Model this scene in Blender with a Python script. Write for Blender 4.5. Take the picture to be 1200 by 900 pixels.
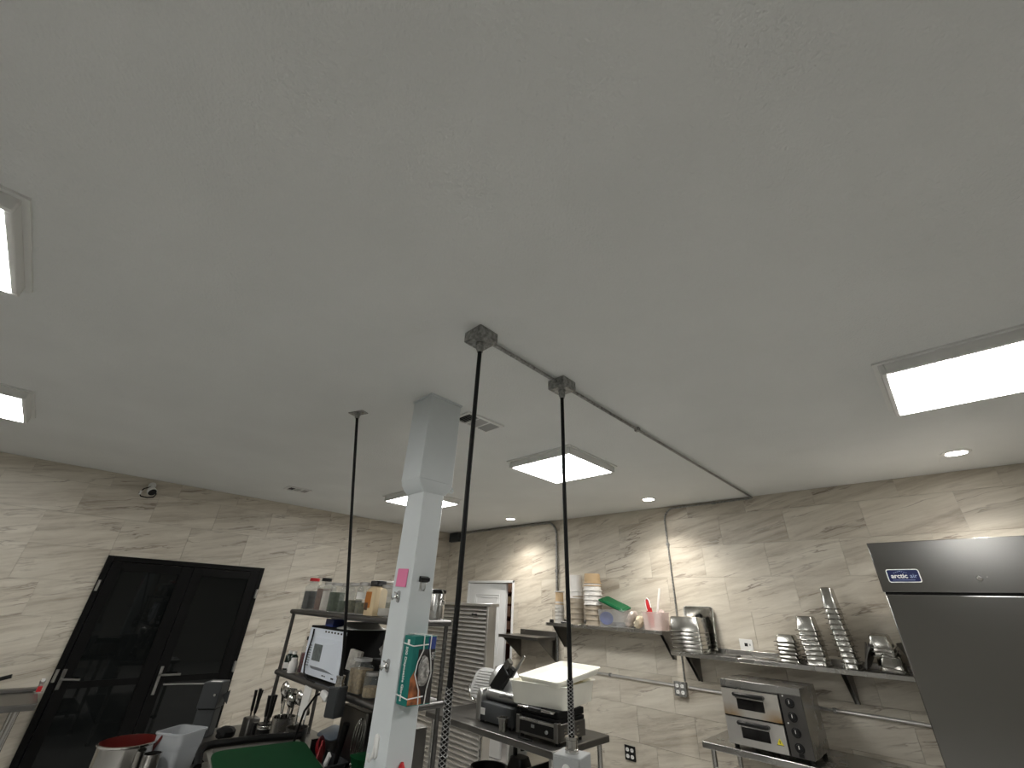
import bpy, math, random
from mathutils import Matrix, Vector, Euler
random.seed(7)
for o in list(bpy.data.objects): bpy.data.objects.remove(o)
scene = bpy.context.scene
COL = scene.collection
PI = math.pi
R_ = math.radians

# ------------------------------------------------------------------ camera
EYE = 1.75
FPX = 481.0
def _n(v): return Vector(v).normalized()
cz_ = _n((41, 889, -FPX))
cy_ = Vector((537.6, -285, -FPX)); cy_ = (cy_ - cz_ * cy_.dot(cz_)).normalized()
cx_ = cy_.cross(cz_)
cam_d = bpy.data.cameras.new('camera'); cam = bpy.data.objects.new('camera', cam_d); COL.objects.link(cam)
cam_d.sensor_width = 36; cam_d.lens = FPX / 1200 * 36; cam_d.clip_start = 0.02
M3 = Matrix((cx_, cy_, cz_))
cam.matrix_world = Matrix.Translation((0, 0, EYE)) @ M3.to_4x4()
scene.camera = cam

# ------------------------------------------------------------------ world, exposure
w = bpy.data.worlds.new('world'); scene.world = w; w.use_nodes = True
w.node_tree.nodes['Background'].inputs[0].default_value = (0.5, 0.55, 0.6, 1)
w.node_tree.nodes['Background'].inputs[1].default_value = 0.02
vs = scene.view_settings
vs.view_transform = 'Standard'; vs.look = 'None'; vs.gamma = 1; vs.use_curve_mapping = False
vs.exposure = 1.0
PANEL = 13.0        # emission of the LED panels
DOWN = 22.0        # emission of the recessed downlights
SPOT = 46.0        # W, the beam of each downlight

# ------------------------------------------------------------------ room numbers
XL, YB, ZC = -6.294, 4.883, 2.87
XR, YF = 3.4, -4.2
TL, TH = 0.617, 0.307     # wall tile

# ------------------------------------------------------------------ materials
MATS = {}
def nodes_of(m):
    m.use_nodes = True
    nt = m.node_tree
    return nt, nt.nodes['Principled BSDF']
def mat(name, col, rough=0.5, metal=0.0, noise=0.0, nscale=8.0, stretch=None, alpha=1.0, spec=0.5, bump=0.0, emit=None, estr=0.0, trans=0.0, coat=0.0, rvar=0.0, bscale=None):
    if name in MATS: return MATS[name]
    m = bpy.data.materials.new(name); nt, b = nodes_of(m)
    b.inputs['Base Color'].default_value = (*col, 1)
    b.inputs['Roughness'].default_value = rough
    b.inputs['Metallic'].default_value = metal
    b.inputs['Alpha'].default_value = alpha
    b.inputs['Specular IOR Level'].default_value = spec
    b.inputs['Transmission Weight'].default_value = trans
    b.inputs['Coat Weight'].default_value = coat
    if emit:
        b.inputs['Emission Color'].default_value = (*emit, 1); b.inputs['Emission Strength'].default_value = estr
    if noise or bump or rvar:
        tc = nt.nodes.new('ShaderNodeTexCoord'); mp = nt.nodes.new('ShaderNodeMapping')
        nt.links.new(tc.outputs['Object'], mp.inputs[0])
        if stretch: mp.inputs['Scale'].default_value = stretch
        nz = nt.nodes.new('ShaderNodeTexNoise'); nz.inputs['Scale'].default_value = nscale; nz.inputs['Detail'].default_value = 5
        nt.links.new(mp.outputs[0], nz.inputs['Vector'])
        if noise:
            rp = nt.nodes.new('ShaderNodeValToRGB')
            rp.color_ramp.elements[0].position = 0.3; rp.color_ramp.elements[1].position = 0.7
            rp.color_ramp.elements[0].color = (*[c * (1 - noise) for c in col], 1)
            rp.color_ramp.elements[1].color = (*[min(1, c * (1 + noise)) for c in col], 1)
            nt.links.new(nz.outputs['Fac'], rp.inputs[0]); nt.links.new(rp.outputs[0], b.inputs['Base Color'])
        if rvar:
            mr = nt.nodes.new('ShaderNodeMapRange'); mr.inputs[3].default_value = max(0.02, rough - rvar); mr.inputs[4].default_value = rough + rvar
            nt.links.new(nz.outputs['Fac'], mr.inputs[0]); nt.links.new(mr.outputs[0], b.inputs['Roughness'])
        if bump:
            n2 = nz
            if bscale:
                n2 = nt.nodes.new('ShaderNodeTexNoise'); n2.inputs['Scale'].default_value = bscale; n2.inputs['Detail'].default_value = 3
                nt.links.new(tc.outputs['Object'], n2.inputs['Vector'])
            bp = nt.nodes.new('ShaderNodeBump'); bp.inputs['Strength'].default_value = bump; bp.inputs['Distance'].default_value = 0.004
            nt.links.new(n2.outputs['Fac'], bp.inputs['Height']); nt.links.new(bp.outputs[0], b.inputs['Normal'])
    MATS[name] = m
    return m

def tile_material():
    """beige veined stone-look porcelain: pale ground, diagonal brown-grey veins, each tile with its own cut"""
    m = bpy.data.materials.new('veined_stone_tile'); nt, b = nodes_of(m); L = nt.links.new
    N = nt.nodes.new
    tc = N('ShaderNodeTexCoord'); oi = N('ShaderNodeObjectInfo')
    sc = N('ShaderNodeVectorMath'); sc.operation = 'SCALE'; sc.inputs[0].default_value = (37, 11, 53); L(oi.outputs['Random'], sc.inputs['Scale'])
    ad = N('ShaderNodeVectorMath'); L(tc.outputs['Object'], ad.inputs[0]); L(sc.outputs[0], ad.inputs[1])
    rot = N('ShaderNodeMapping'); L(ad.outputs[0], rot.inputs[0]); rot.inputs['Rotation'].default_value = (0, R_(13), 0)
    st = N('ShaderNodeMapping'); L(rot.outputs[0], st.inputs[0]); st.inputs['Scale'].default_value = (0.50, 1, 6.0)
    warp = N('ShaderNodeTexNoise'); warp.inputs['Scale'].default_value = 2.6; warp.inputs['Detail'].default_value = 4; L(ad.outputs[0], warp.inputs['Vector'])
    ws = N('ShaderNodeVectorMath'); ws.operation = 'SCALE'; ws.inputs['Scale'].default_value = 0.34; L(warp.outputs['Color'], ws.inputs[0])
    wv = N('ShaderNodeVectorMath'); L(st.outputs[0], wv.inputs[0]); L(ws.outputs[0], wv.inputs[1])
    broad = N('ShaderNodeTexNoise'); broad.inputs['Scale'].default_value = 1.5; broad.inputs['Detail'].default_value = 10; broad.inputs['Roughness'].default_value = 0.70; L(wv.outputs[0], broad.inputs['Vector'])
    r1 = N('ShaderNodeValToRGB'); e = r1.color_ramp.elements
    e[0].position = 0.32; e[0].color = (0.365, 0.318, 0.255, 1)
    e[1].position = 0.66; e[1].color = (0.655, 0.612, 0.525, 1)
    x = e.new(0.48); x.color = (0.54, 0.495, 0.415, 1)
    L(broad.outputs['Fac'], r1.inputs[0])
    # thin veins: where a stretched noise crosses its middle
    vn = N('ShaderNodeTexNoise'); vn.inputs['Scale'].default_value = 1.0; vn.inputs['Detail'].default_value = 5; vn.inputs['Roughness'].default_value = 0.6; L(wv.outputs[0], vn.inputs['Vector'])
    s1 = N('ShaderNodeMath'); s1.operation = 'SUBTRACT'; s1.inputs[1].default_value = 0.53; L(vn.outputs['Fac'], s1.inputs[0])
    s2 = N('ShaderNodeMath'); s2.operation = 'ABSOLUTE'; L(s1.outputs[0], s2.inputs[0])
    mr = N('ShaderNodeMapRange'); mr.inputs[1].default_value = 0.0; mr.inputs[2].default_value = 0.017; mr.inputs[3].default_value = 1; mr.inputs[4].default_value = 0; L(s2.outputs[0], mr.inputs[0])
    mk = N('ShaderNodeTexNoise'); mk.inputs['Scale'].default_value = 3.0; L(ad.outputs[0], mk.inputs['Vector'])
    mm = N('ShaderNodeMapRange'); mm.inputs[1].default_value = 0.40; mm.inputs[2].default_value = 0.68; L(mk.outputs['Fac'], mm.inputs[0])
    mu = N('ShaderNodeMath'); mu.operation = 'MULTIPLY'; L(mr.outputs[0], mu.inputs[0]); L(mm.outputs[0], mu.inputs[1])
    mx = N('ShaderNodeMix'); mx.data_type = 'RGBA'; L(mu.outputs[0], mx.inputs[0]); L(r1.outputs[0], mx.inputs[6]); mx.inputs[7].default_value = (0.22, 0.18, 0.145, 1)
    hs = N('ShaderNodeHueSaturation'); L(mx.outputs[2], hs.inputs['Color'])
    v = N('ShaderNodeMapRange'); v.inputs[3].default_value = 0.95; v.inputs[4].default_value = 1.05; L(oi.outputs['Random'], v.inputs[0]); L(v.outputs[0], hs.inputs['Value'])
    L(hs.outputs[0], b.inputs['Base Color'])
    b.inputs['Roughness'].default_value = 0.42
    bp = N('ShaderNodeBump'); bp.inputs['Strength'].default_value = 0.25; bp.inputs['Distance'].default_value = 0.002; L(broad.outputs['Fac'], bp.inputs['Height']); L(bp.outputs[0], b.inputs['Normal'])
    return m
TILE = tile_material()
GROUT = mat('beige_grout', (0.46, 0.43, 0.37), 0.9)
CEIL = mat('ceiling_paint', (0.72, 0.73, 0.715), 0.85, noise=0.03, nscale=2, bump=0.9, bscale=110)
FLOORM = mat('pale_floor_tile', (0.47, 0.465, 0.45), 0.5, noise=0.1, nscale=3)
PLAINW = mat('plain_wall_paint', (0.46, 0.445, 0.41), 0.7, noise=0.05)
STEEL = mat('brushed_steel', (0.46, 0.45, 0.43), 0.27, 1.0, noise=0.05, nscale=4, rvar=0.05)
FRIDGE = mat('fridge_steel', (0.27, 0.265, 0.255), 0.20, 1.0, noise=0.015, nscale=1.5, rvar=0.02)
DSTEEL = mat('dull_dark_steel', (0.19, 0.185, 0.175), 0.36, 1.0, noise=0.12, nscale=6, rvar=0.08)
POLISH = mat('polished_steel', (0.62, 0.61, 0.59), 0.14, 1.0, noise=0.05, rvar=0.04)
PANM = mat('pan_steel', (0.46, 0.45, 0.42), 0.18, 1.0, noise=0.18, nscale=14, rvar=0.10)
ALU = mat('dull_aluminium', (0.60, 0.59, 0.575), 0.36, 1.0, noise=0.08, nscale=5)
GALV = mat('galvanized_metal', (0.30, 0.30, 0.29), 0.42, 0.85, noise=0.4, nscale=60)
BLACK = mat('black_plastic', (0.008, 0.008, 0.008), 0.35, spec=0.3)
MBLACK = mat('matte_black', (0.006, 0.006, 0.006), 0.6, spec=0.12)
RUBBER = mat('black_cord_rubber', (0.007, 0.007, 0.007), 0.5, spec=0.2)
DFRAME = mat('black_door_aluminium', (0.004, 0.004, 0.004), 0.45, noise=0.2, spec=0.12)
DGLASS = mat('dark_tinted_glass', (0.006, 0.007, 0.007), 0.03, spec=0.30, noise=0.1)
WPAINT = mat('white_post_paint', (0.64, 0.68, 0.695), 0.38, noise=0.03, nscale=5, bump=0.08)
WDOOR = mat('white_door_paint', (0.72, 0.73, 0.73), 0.4, noise=0.02)
WHITE = mat('white_plastic', (0.76, 0.76, 0.74), 0.38, noise=0.02)
DOUGH = mat('white_dough_box_plastic', (0.80, 0.79, 0.71), 0.42, noise=0.04, nscale=4)
FRAMEW = mat('white_light_frame', (0.74, 0.74, 0.72), 0.45, noise=0.01)
DIFF = mat('glowing_led_diffuser', (0.9, 0.9, 0.9), 0.5, emit=(1.0, 0.99, 0.955), estr=PANEL)
DLENS = mat('glowing_downlight_lens', (0.9, 0.9, 0.9), 0.5, emit=(1.0, 0.95, 0.88), estr=DOWN)
GREYP = mat('grey_plastic', (0.045, 0.048, 0.05), 0.5, noise=0.06, spec=0.25)
LGREY = mat('light_grey_plastic', (0.33, 0.34, 0.34), 0.45, noise=0.04)
CLEAR = mat('clear_plastic', (0.80, 0.80, 0.79), 0.18, alpha=0.34, noise=0.02)
BINP = mat('frosted_bin_plastic', (0.72, 0.73, 0.74), 0.3, alpha=0.13, noise=0.02)
MILKY = mat('milky_plastic', (0.55, 0.57, 0.59), 0.35, alpha=0.48, noise=0.03)
PINKY = mat('pinkish_clear_plastic', (0.76, 0.64, 0.60), 0.3, alpha=0.42, noise=0.03)
GLASS = mat('jar_glass', (0.42, 0.45, 0.44), 0.05, alpha=0.17, noise=0.02)
TAN = mat('tan_deli_plastic', (0.44, 0.36, 0.26), 0.4, noise=0.08)
KRAFT = mat('kraft_tan_tub', (0.56, 0.40, 0.23), 0.6, noise=0.06)
TUBW = mat('white_tub_plastic', (0.78, 0.76, 0.73), 0.4, noise=0.03)
GREEN = mat('green_plastic', (0.0, 0.10, 0.032), 0.42, noise=0.08)
DGREEN = mat('dark_green_board', (0.001, 0.042, 0.012), 0.6, noise=0.06, spec=0.15)
BLUE = mat('blue_plastic', (0.035, 0.06, 0.24), 0.45, noise=0.05)
RED = mat('red_plastic', (0.50, 0.012, 0.018), 0.4, noise=0.04)
DRED = mat('dark_red_sauce', (0.09, 0.007, 0.005), 0.35, noise=0.2)
DCRIM = mat('dark_crimson_plastic', (0.20, 0.008, 0.012), 0.4, noise=0.05)
SALMON = mat('salmon_red_silicone', (0.36, 0.045, 0.045), 0.5, noise=0.05)
PINK = mat('pink_note_paper', (0.80, 0.22, 0.40), 0.7, noise=0.02)
NAVY = mat('navy_badge', (0.008, 0.014, 0.07), 0.3, noise=0.05)
TEAL = mat('teal_card', (0.0, 0.15, 0.13), 0.45, noise=0.05)
AMBER = mat('amber_orange_label', (0.50, 0.17, 0.02), 0.5, noise=0.1)
CREAM = mat('cream_paper', (0.66, 0.52, 0.32), 0.6, noise=0.05)
YELLOW = mat('yellow_sticker', (0.70, 0.60, 0.03), 0.5, noise=0.03)
HERB = mat('dried_green_herb', (0.05, 0.068, 0.035), 0.8, noise=0.6, nscale=70)
PEPPER = mat('dark_pepper', (0.03, 0.028, 0.025), 0.8, noise=0.5, nscale=90)
BROWNSP = mat('brown_spice', (0.16, 0.09, 0.065), 0.8, noise=0.3, nscale=60)
SALT = mat('white_salt', (0.62, 0.58, 0.52), 0.8, noise=0.08, nscale=60)
SEED = mat('olive_seed', (0.13, 0.12, 0.07), 0.8, noise=0.4, nscale=70)
GRAIN = mat('tan_grain', (0.27, 0.20, 0.11), 0.8, noise=0.35, nscale=80)
WOODB = mat('brown_wood', (0.13, 0.035, 0.02), 0.5, noise=0.3)
BOXP = mat('printed_carton', (0.60, 0.38, 0.28), 0.7, noise=0.2)
PAPER = mat('white_paper', (0.74, 0.73, 0.70), 0.7, noise=0.02)
LABELG = mat('grey_rating_label', (0.13, 0.15, 0.15), 0.5, noise=0.3, nscale=60)
HEATST = None
def oven_door_mat():
    m = bpy.data.materials.new('heat_stained_steel'); nt, b = nodes_of(m); L = nt.links.new; N = nt.nodes.new
    tc = N('ShaderNodeTexCoord'); sp = N('ShaderNodeSeparateXYZ'); L(tc.outputs['Object'], sp.inputs[0])
    nz = N('ShaderNodeTexNoise'); nz.inputs['Scale'].default_value = 9; nz.inputs['Detail'].default_value = 4; L(tc.outputs['Object'], nz.inputs['Vector'])
    # brown heat stain with a ragged shape along the lower corners
    ax = N('ShaderNodeMath'); ax.operation = 'ABSOLUTE'; L(sp.outputs['X'], ax.inputs[0])
    a = N('ShaderNodeMapRange'); a.inputs[1].default_value = 0.05; a.inputs[2].default_value = 0.15; L(ax.outputs[0], a.inputs[0])
    z = N('ShaderNodeMapRange'); z.inputs[1].default_value = 0.0; z.inputs[2].default_value = -0.085; L(sp.outputs['Z'], z.inputs[0])
    mu = N('ShaderNodeMath'); mu.operation = 'MULTIPLY'; L(a.outputs[0], mu.inputs[0]); L(z.outputs[0], mu.inputs[1])
    m2 = N('ShaderNodeMath'); m2.operation = 'MULTIPLY'; m2.inputs[1].default_value = 1.7; L(nz.outputs['Fac'], m2.inputs[0])
    m3 = N('ShaderNodeMath'); m3.operation = 'MULTIPLY'; L(mu.outputs[0], m3.inputs[0]); L(m2.outputs[0], m3.inputs[1]); m3.use_clamp = True
    mx = N('ShaderNodeMix'); mx.data_type = 'RGBA'; L(m3.outputs[0], mx.inputs[0]); mx.inputs[6].default_value = (0.60, 0.57, 0.52, 1); mx.inputs[7].default_value = (0.33, 0.17, 0.02, 1)
    L(mx.outputs[2], b.inputs['Base Color']); b.inputs['Metallic'].default_value = 0.85; b.inputs['Roughness'].default_value = 0.36
    return m
HEATST = oven_door_mat()
CLEANST = mat('clean_door_steel', (0.62, 0.60, 0.57), 0.34, 0.9, noise=0.08, nscale=6)
# ------------------------------------------------------------------ mesh builder
class MB:
    def __init__(s): s.v = []; s.f = []
    def add(s, vs_, fs_, M=None):
        o = len(s.v)
        s.v += [tuple(M @ Vector(p)) if M else tuple(p) for p in vs_]
        s.f += [tuple(i + o for i in f) for f in fs_]
        return s
    def box(s, x0, x1, y0, y1, z0, z1, M=None):
        v = [(x0,y0,z0),(x1,y0,z0),(x1,y1,z0),(x0,y1,z0),(x0,y0,z1),(x1,y0,z1),(x1,y1,z1),(x0,y1,z1)]
        return s.add(v, [(3,2,1,0),(4,5,6,7),(0,1,5,4),(1,2,6,5),(2,3,7,6),(3,0,4,7)], M)
    def cyl(s, p0, p1, r0, r1=None, n=16, M=None):
        r1 = r0 if r1 is None else r1
        p0 = Vector(p0); p1 = Vector(p1); d = (p1 - p0).normalized()
        a = d.orthogonal().normalized(); b = d.cross(a)
        v = []
        for p, r in ((p0, r0), (p1, r1)):
            for i in range(n):
                t = 2*PI*i/n; v.append(p + a*math.cos(t)*r + b*math.sin(t)*r)
        f = [(i, (i+1) % n, n+(i+1) % n, n+i) for i in range(n)] + [tuple(range(n-1, -1, -1)), tuple(range(n, 2*n))]
        return s.add(v, f, M)
    def lathe(s, prof, n=20, c=(0,0,0), M=None, cap0=True, cap1=True):
        v = []; f = []
        for r, z in prof:
            for i in range(n):
                t = 2*PI*i/n; v.append((c[0]+r*math.cos(t), c[1]+r*math.sin(t), c[2]+z))
        for k in range(len(prof)-1):
            for i in range(n):
                j = (i+1) % n; f.append((k*n+i, k*n+j, (k+1)*n+j, (k+1)*n+i))
        if cap0: f.append(tuple(range(n-1, -1, -1)))
        if cap1: f.append(tuple(range((len(prof)-1)*n, len(prof)*n)))
        return s.add(v, f, M)
    def tube(s, pts, r, n=8, M=None, taper=None):
        pts = [Vector(p) for p in pts]; v = []; f = []
        up = None
        for k, p in enumerate(pts):
            d = (pts[min(k+1, len(pts)-1)] - pts[max(k-1, 0)]).normalized()
            if up is None: up = d.orthogonal().normalized()
            up = (up - d*up.dot(d)); up = up.normalized() if up.length > 1e-6 else d.orthogonal().normalized()
            b = d.cross(up); rr = r if taper is None else r*taper[k]
            for i in range(n):
                t = 2*PI*i/n; v.append(p + up*math.cos(t)*rr + b*math.sin(t)*rr)
        for k in range(len(pts)-1):
            for i in range(n):
                j = (i+1) % n; f.append((k*n+i, k*n+j, (k+1)*n+j, (k+1)*n+i))
        f += [tuple(range(n-1, -1, -1)), tuple(range((len(pts)-1)*n, len(pts)*n))]
        return s.add(v, f, M)
    def rloft(s, lv, c=(0,0,0), M=None, seg=4, cap0=True, cap1=True):
        """levels (w, d, z, corner radius) of a rounded rectangle"""
        v = []; f = []; n = 4*(seg+1)
        for w_, d_, z, r in lv:
            for q, (sx, sy) in enumerate(((1,1),(-1,1),(-1,-1),(1,-1))):
                for k in range(seg+1):
                    t = PI/2*(q + k/seg)
                    v.append((c[0]+sx*(w_/2-r)+r*math.cos(t), c[1]+sy*(d_/2-r)+r*math.sin(t), c[2]+z))
        for k in range(len(lv)-1):
            for i in range(n):
                j = (i+1) % n; f.append((k*n+i, k*n+j, (k+1)*n+j, (k+1)*n+i))
        if cap0: f.append(tuple(range(n-1, -1, -1)))
        if cap1: f.append(tuple(range((len(lv)-1)*n, len(lv)*n)))
        return s.add(v, f, M)
    def prism(s, poly, y0, y1, M=None):
        """polygon in x,z extruded along y"""
        n = len(poly)
        v = [(x, y0, z) for x, z in poly] + [(x, y1, z) for x, z in poly]
        f = [(i, (i+1) % n, n+(i+1) % n, n+i) for i in range(n)] + [tuple(range(n-1, -1, -1)), tuple(range(n, 2*n))]
        return s.add(v, f, M)
    def mesh(s, name, m, ang=35):
        me = bpy.data.meshes.new(name); me.from_pydata(s.v, [], s.f); me.validate()
        import bmesh
        bm = bmesh.new(); bm.from_mesh(me); bmesh.ops.recalc_face_normals(bm, faces=bm.faces); bm.to_mesh(me); bm.free()
        me.materials.append(m)
        me.shade_smooth(); me.set_sharp_from_angle(angle=R_(ang))
        return me
    def build(s, name, m, parent=None, bevel=0, loc=None, rot=None, ang=35):
        o = bpy.data.objects.new(name, s.mesh(name, m, ang)); COL.objects.link(o)
        if parent: o.parent = parent
        if loc: o.location = loc
        if rot: o.rotation_euler = rot
        if bevel:
            b = o.modifiers.new('bevel', 'BEVEL'); b.width = bevel; b.segments = 2; b.limit_method = 'ANGLE'; b.angle_limit = R_(50)
        return o
def tag(o, label, cat, group=None):
    o['label'] = label; o['category'] = cat
    if group: o['group'] = group
    return o
def thing(name, label, cat, loc=(0,0,0), rz=0, group=None):
    o = bpy.data.objects.new(name, None); COL.objects.link(o); o.empty_display_size = 0.1
    o.location = loc; o.rotation_euler = (0, 0, rz)
    return tag(o, label, cat, group)
def struct(o): o['kind'] = 'structure'; return o
def copy_tree(o, parent=None):
    c = o.copy(); COL.objects.link(c); c.parent = parent
    for ch in list(o.children): copy_tree(ch, c)
    return c
def text(name, body, size, m, parent, M, ext=0.0006, align='CENTER', bold=0.0, xs=1.0):
    cu = bpy.data.curves.new(name, 'FONT'); cu.body = body; cu.size = size; cu.extrude = ext; cu.align_x = align; cu.align_y = 'CENTER'; cu.offset = bold
    t = bpy.data.objects.new(name, cu); COL.objects.link(t)
    bpy.context.view_layer.update()
    me = bpy.data.meshes.new_from_object(t.evaluated_get(bpy.context.evaluated_depsgraph_get()))
    bpy.data.objects.remove(t)
    me.transform(M @ Matrix.Diagonal((xs, 1, 1, 1))); me.materials.clear(); me.materials.append(m); me.name = name
    o = bpy.data.objects.new(name, me); COL.objects.link(o); o.parent = parent
    return o
def T(x, y, z): return Matrix.Translation((x, y, z))
def RX(a): return Matrix.Rotation(R_(a), 4, 'X')
def RY(a): return Matrix.Rotation(R_(a), 4, 'Y')
def RZ(a): return Matrix.Rotation(R_(a), 4, 'Z')
def arc(c, r, a0, a1, n, f):
    return [f(c, r, a0 + (a1-a0)*k/n) for k in range(n+1)]

# ------------------------------------------------------------------ the room
struct(MB().box(XL-0.1, XR+0.1, YF-0.1, YB+1.6, -0.1, 0).build('floor', FLOORM))
struct(MB().box(XL-0.1, XR+0.1, YF-0.1, YB+1.6, ZC, ZC+0.1).build('ceiling', CEIL))
DX0, DX1, DZ1 = -5.70, -4.66, 2.085           # white door opening in the back wall
wb = MB()
wb.box(XL-0.1, DX0, YB, YB+0.12, 0, ZC).box(DX1, XR+0.1, YB, YB+0.12, 0, ZC).box(DX0, DX1, YB, YB+0.12, DZ1, ZC)
wall_back = struct(wb.build('wall_back', GROUT))
wall_left = struct(MB().box(XL-0.12, XL, YF-0.1, YB+0.1, 0, ZC).build('wall_left', GROUT))
struct(MB().box(XR, XR+0.1, YF-0.1, YB+0.1, 0, ZC).build('wall_right', PLAINW))
struct(MB().box(XL-0.1, XR+0.1, YF-0.1, YF, 0, ZC).build('wall_front', PLAINW))

# wall tiles: one object each, laid in rows with a stagger
full = MB().box(0, TL-0.002, -0.008, 0, 0, TH-0.002).mesh('tile', TILE)
def sub_rect(r, h):
    x0, x1, z0, z1 = r; a, b, c, d = h
    if b <= x0 or a >= x1 or d <= z0 or c >= z1: return [r]
    out = []
    if z1 > d: out.append((x0, x1, d, z1))
    if z0 < c: out.append((x0, x1, z0, c))
    zz0, zz1 = max(z0, c), min(z1, d)
    if x0 < a: out.append((x0, a, zz0, zz1))
    if x1 > b: out.append((b, x1, zz0, zz1))
    return out
def lay(wall, u0, u1, place, offs, hole):
    z = 2.103 - 7*TH; k = 0
    while z < ZC - 0.005:
        za, zb = max(0, z), min(ZC, z+TH)
        u = offs(k)
        while u > u0: u -= TL
        while u < u1:
            a, b = max(u, u0), min(u+TL, u1)
            if b - a > 0.01:
                rs = sub_rect((a, b, za, zb), hole) if hole else [(a, b, za, zb)]
                if rs == [(u, u+TL, z, z+TH)]:
                    o = bpy.data.objects.new('tile', full); COL.objects.link(o)
                    o.location, o.rotation_euler = place(u, z)
                elif rs:
                    m = MB()
                    for r in rs:
                        if r[1]-r[0] > 0.004 and r[3]-r[2] > 0.004:
                            m.box(r[0]-a, r[1]-a-0.002, -0.008, 0, r[2]-za, r[3]-za-0.002)
                    if not m.v: u += TL; continue
                    o = m.build('tile', TILE); o.location, o.rotation_euler = place(a, za)
                else:
                    u += TL; continue
                o.parent = wall
            u += TL
        z += TH; k += 1
lay(wall_back, XL+0.009, XR, lambda u, z: ((u, YB, z), (0, 0, 0)),
    lambda k: {7: -1.85, 8: -1.622, 9: -1.95}.get(k, -1.85 + 0.217*((k*2) % 3) + 0.03*k), (DX0, DX1, -1, DZ1))
BD0, BD1, BDZ = 0.40, 1.93, 2.047            # black double door on the left wall
lay(wall_left, -2.7, YB-0.009, lambda u, z: ((XL, u, z), (0, 0, PI/2)),
    lambda k: {7: 0.40, 8: 0.60, 9: 0.15}.get(k, 0.40 + 0.21*((k*2) % 3)), (BD0, BD1, -1, BDZ))

# ------------------------------------------------------------------ black double door on the left wall (local x = along the wall, y = into the room is -y)
d1 = bpy.data.objects.new('door_1', None); COL.objects.link(d1); struct(d1)
d1.location = (XL, (BD0+BD1)/2, 0); d1.rotation_euler = (0, 0, PI/2)
W2 = (BD1-BD0)/2
fr = MB().box(-W2, -W2+0.05, -0.035, -0.002, 0, BDZ).box(W2-0.05, W2, -0.035, -0.002, 0, BDZ).box(-W2+0.05, W2-0.05, -0.035, -0.002, BDZ-0.05, BDZ)
fr.build('door_frame', DFRAME, d1, bevel=0.003)
for x0, x1, g0, g1 in ((-W2+0.053, 0.012, 0.09, 0.115), (0.016, W2-0.053, 0.095, 0.10)):
    lf = MB()
    zt = BDZ-0.053; a, b = x0+g0, x1-g1
    lf.box(x0, a, -0.045, -0.003, 0.02, zt).box(b, x1, -0.045, -0.003, 0.02, zt).box(a, b, -0.045, -0.003, zt-0.085, zt).box(a, b, -0.045, -0.003, 0.02, 0.16)
    leaf = lf.build('door_leaf', DFRAME, d1, bevel=0.003)
    MB().box(a, b, -0.030, -0.016, 0.16, zt-0.085).build('glass_pane', DGLASS, leaf)
    MB().box(a, b, -0.036, -0.030, 0.90, 0.955).build('mid_rail', DFRAME, leaf)
for x, zz in ((-W2+0.02, 1.765), (W2-0.02, 1.755), (W2-0.02, 1.01), (-W2+0.02, 1.01)):
    MB().cyl((x, -0.05, zz-0.05), (x, -0.05, zz+0.05), 0.012, n=10).box(x-0.012, x+0.012, -0.05, -0.03, zz-0.045, zz+0.045).build('hinge', mat('hinge_metal', (0.42, 0.41, 0.39), 0.35, 0.9), d1)
HANDM = mat('worn_handle_metal', (0.30, 0.295, 0.28), 0.35, 0.9, noise=0.1)
hp = MB().box(0.045, 0.072, -0.055, -0.045, 0.80, 1.045).build('handle_plate', HANDM, d1, bevel=0.003)
MB().tube([(0.058, -0.05, 0.975), (0.058, -0.10, 0.975), (0.075, -0.11, 0.975), (0.23, -0.11, 0.972)], 0.010).build('lever', HANDM, hp)
hp = MB().box(-W2+0.055, -W2+0.085, -0.055, -0.045, 0.90, 1.06).build('handle_plate', DSTEEL, d1, bevel=0.003)
MB().tube([(-W2+0.07, -0.05, 0.985), (-W2+0.07, -0.10, 0.985), (-W2+0.09, -0.11, 0.985), (-W2+0.20, -0.11, 0.975)], 0.009).build('lever', HANDM, hp)

# ------------------------------------------------------------------ white panelled door, ajar, in the back wall
d2 = bpy.data.objects.new('door_2', None); COL.objects.link(d2); struct(d2); d2.location = (0, YB, 0)
MB().box(DX0-0.0, DX0+0.035, -0.02, 0.12, 0, DZ1).box(DX1-0.035, DX1, -0.02, 0.12, 0, DZ1).box(DX0, DX1, -0.02, 0.12, DZ1-0.03, DZ1).build('door_frame', WDOOR, d2, bevel=0.003)
DW = 0.79
slab = MB().box(0, DW, 0, 0.035, 0.01, DZ1-0.035)
lf = slab.build('door_leaf', WDOOR, d2, loc=(DX0+0.04, 0.0, 0), rot=(0, 0, R_(3)))
for z0, z1 in ((1.10, 1.90), (0.22, 0.92)):
    m = MB()
    for k, (i, h) in enumerate(((0.0, 0.008), (0.035, 0.008))):
        x0, x1, a, b = 0.13+i, DW-0.13-i, z0+i, z1-i
        m.box(x0, x1, -h, 0, a, a+0.012).box(x0, x1, -h, 0, b-0.012, b).box(x0, x0+0.012, -h, 0, a+0.012, b-0.012).box(x1-0.012, x1, -h, 0, a+0.012, b-0.012)
    m.build('panel_moulding', WDOOR, lf, bevel=0.002)
MB().lathe([(0.0, 0), (0.026, 0.0), (0.026, 0.008), (0.012, 0.012), (0.012, 0.04), (0.027, 0.05), (0.027, 0.07), (0.0, 0.078)], 14, M=T(DW-0.07, 0, 0.98) @ RX(90)).build('knob', ALU, lf)
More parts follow.
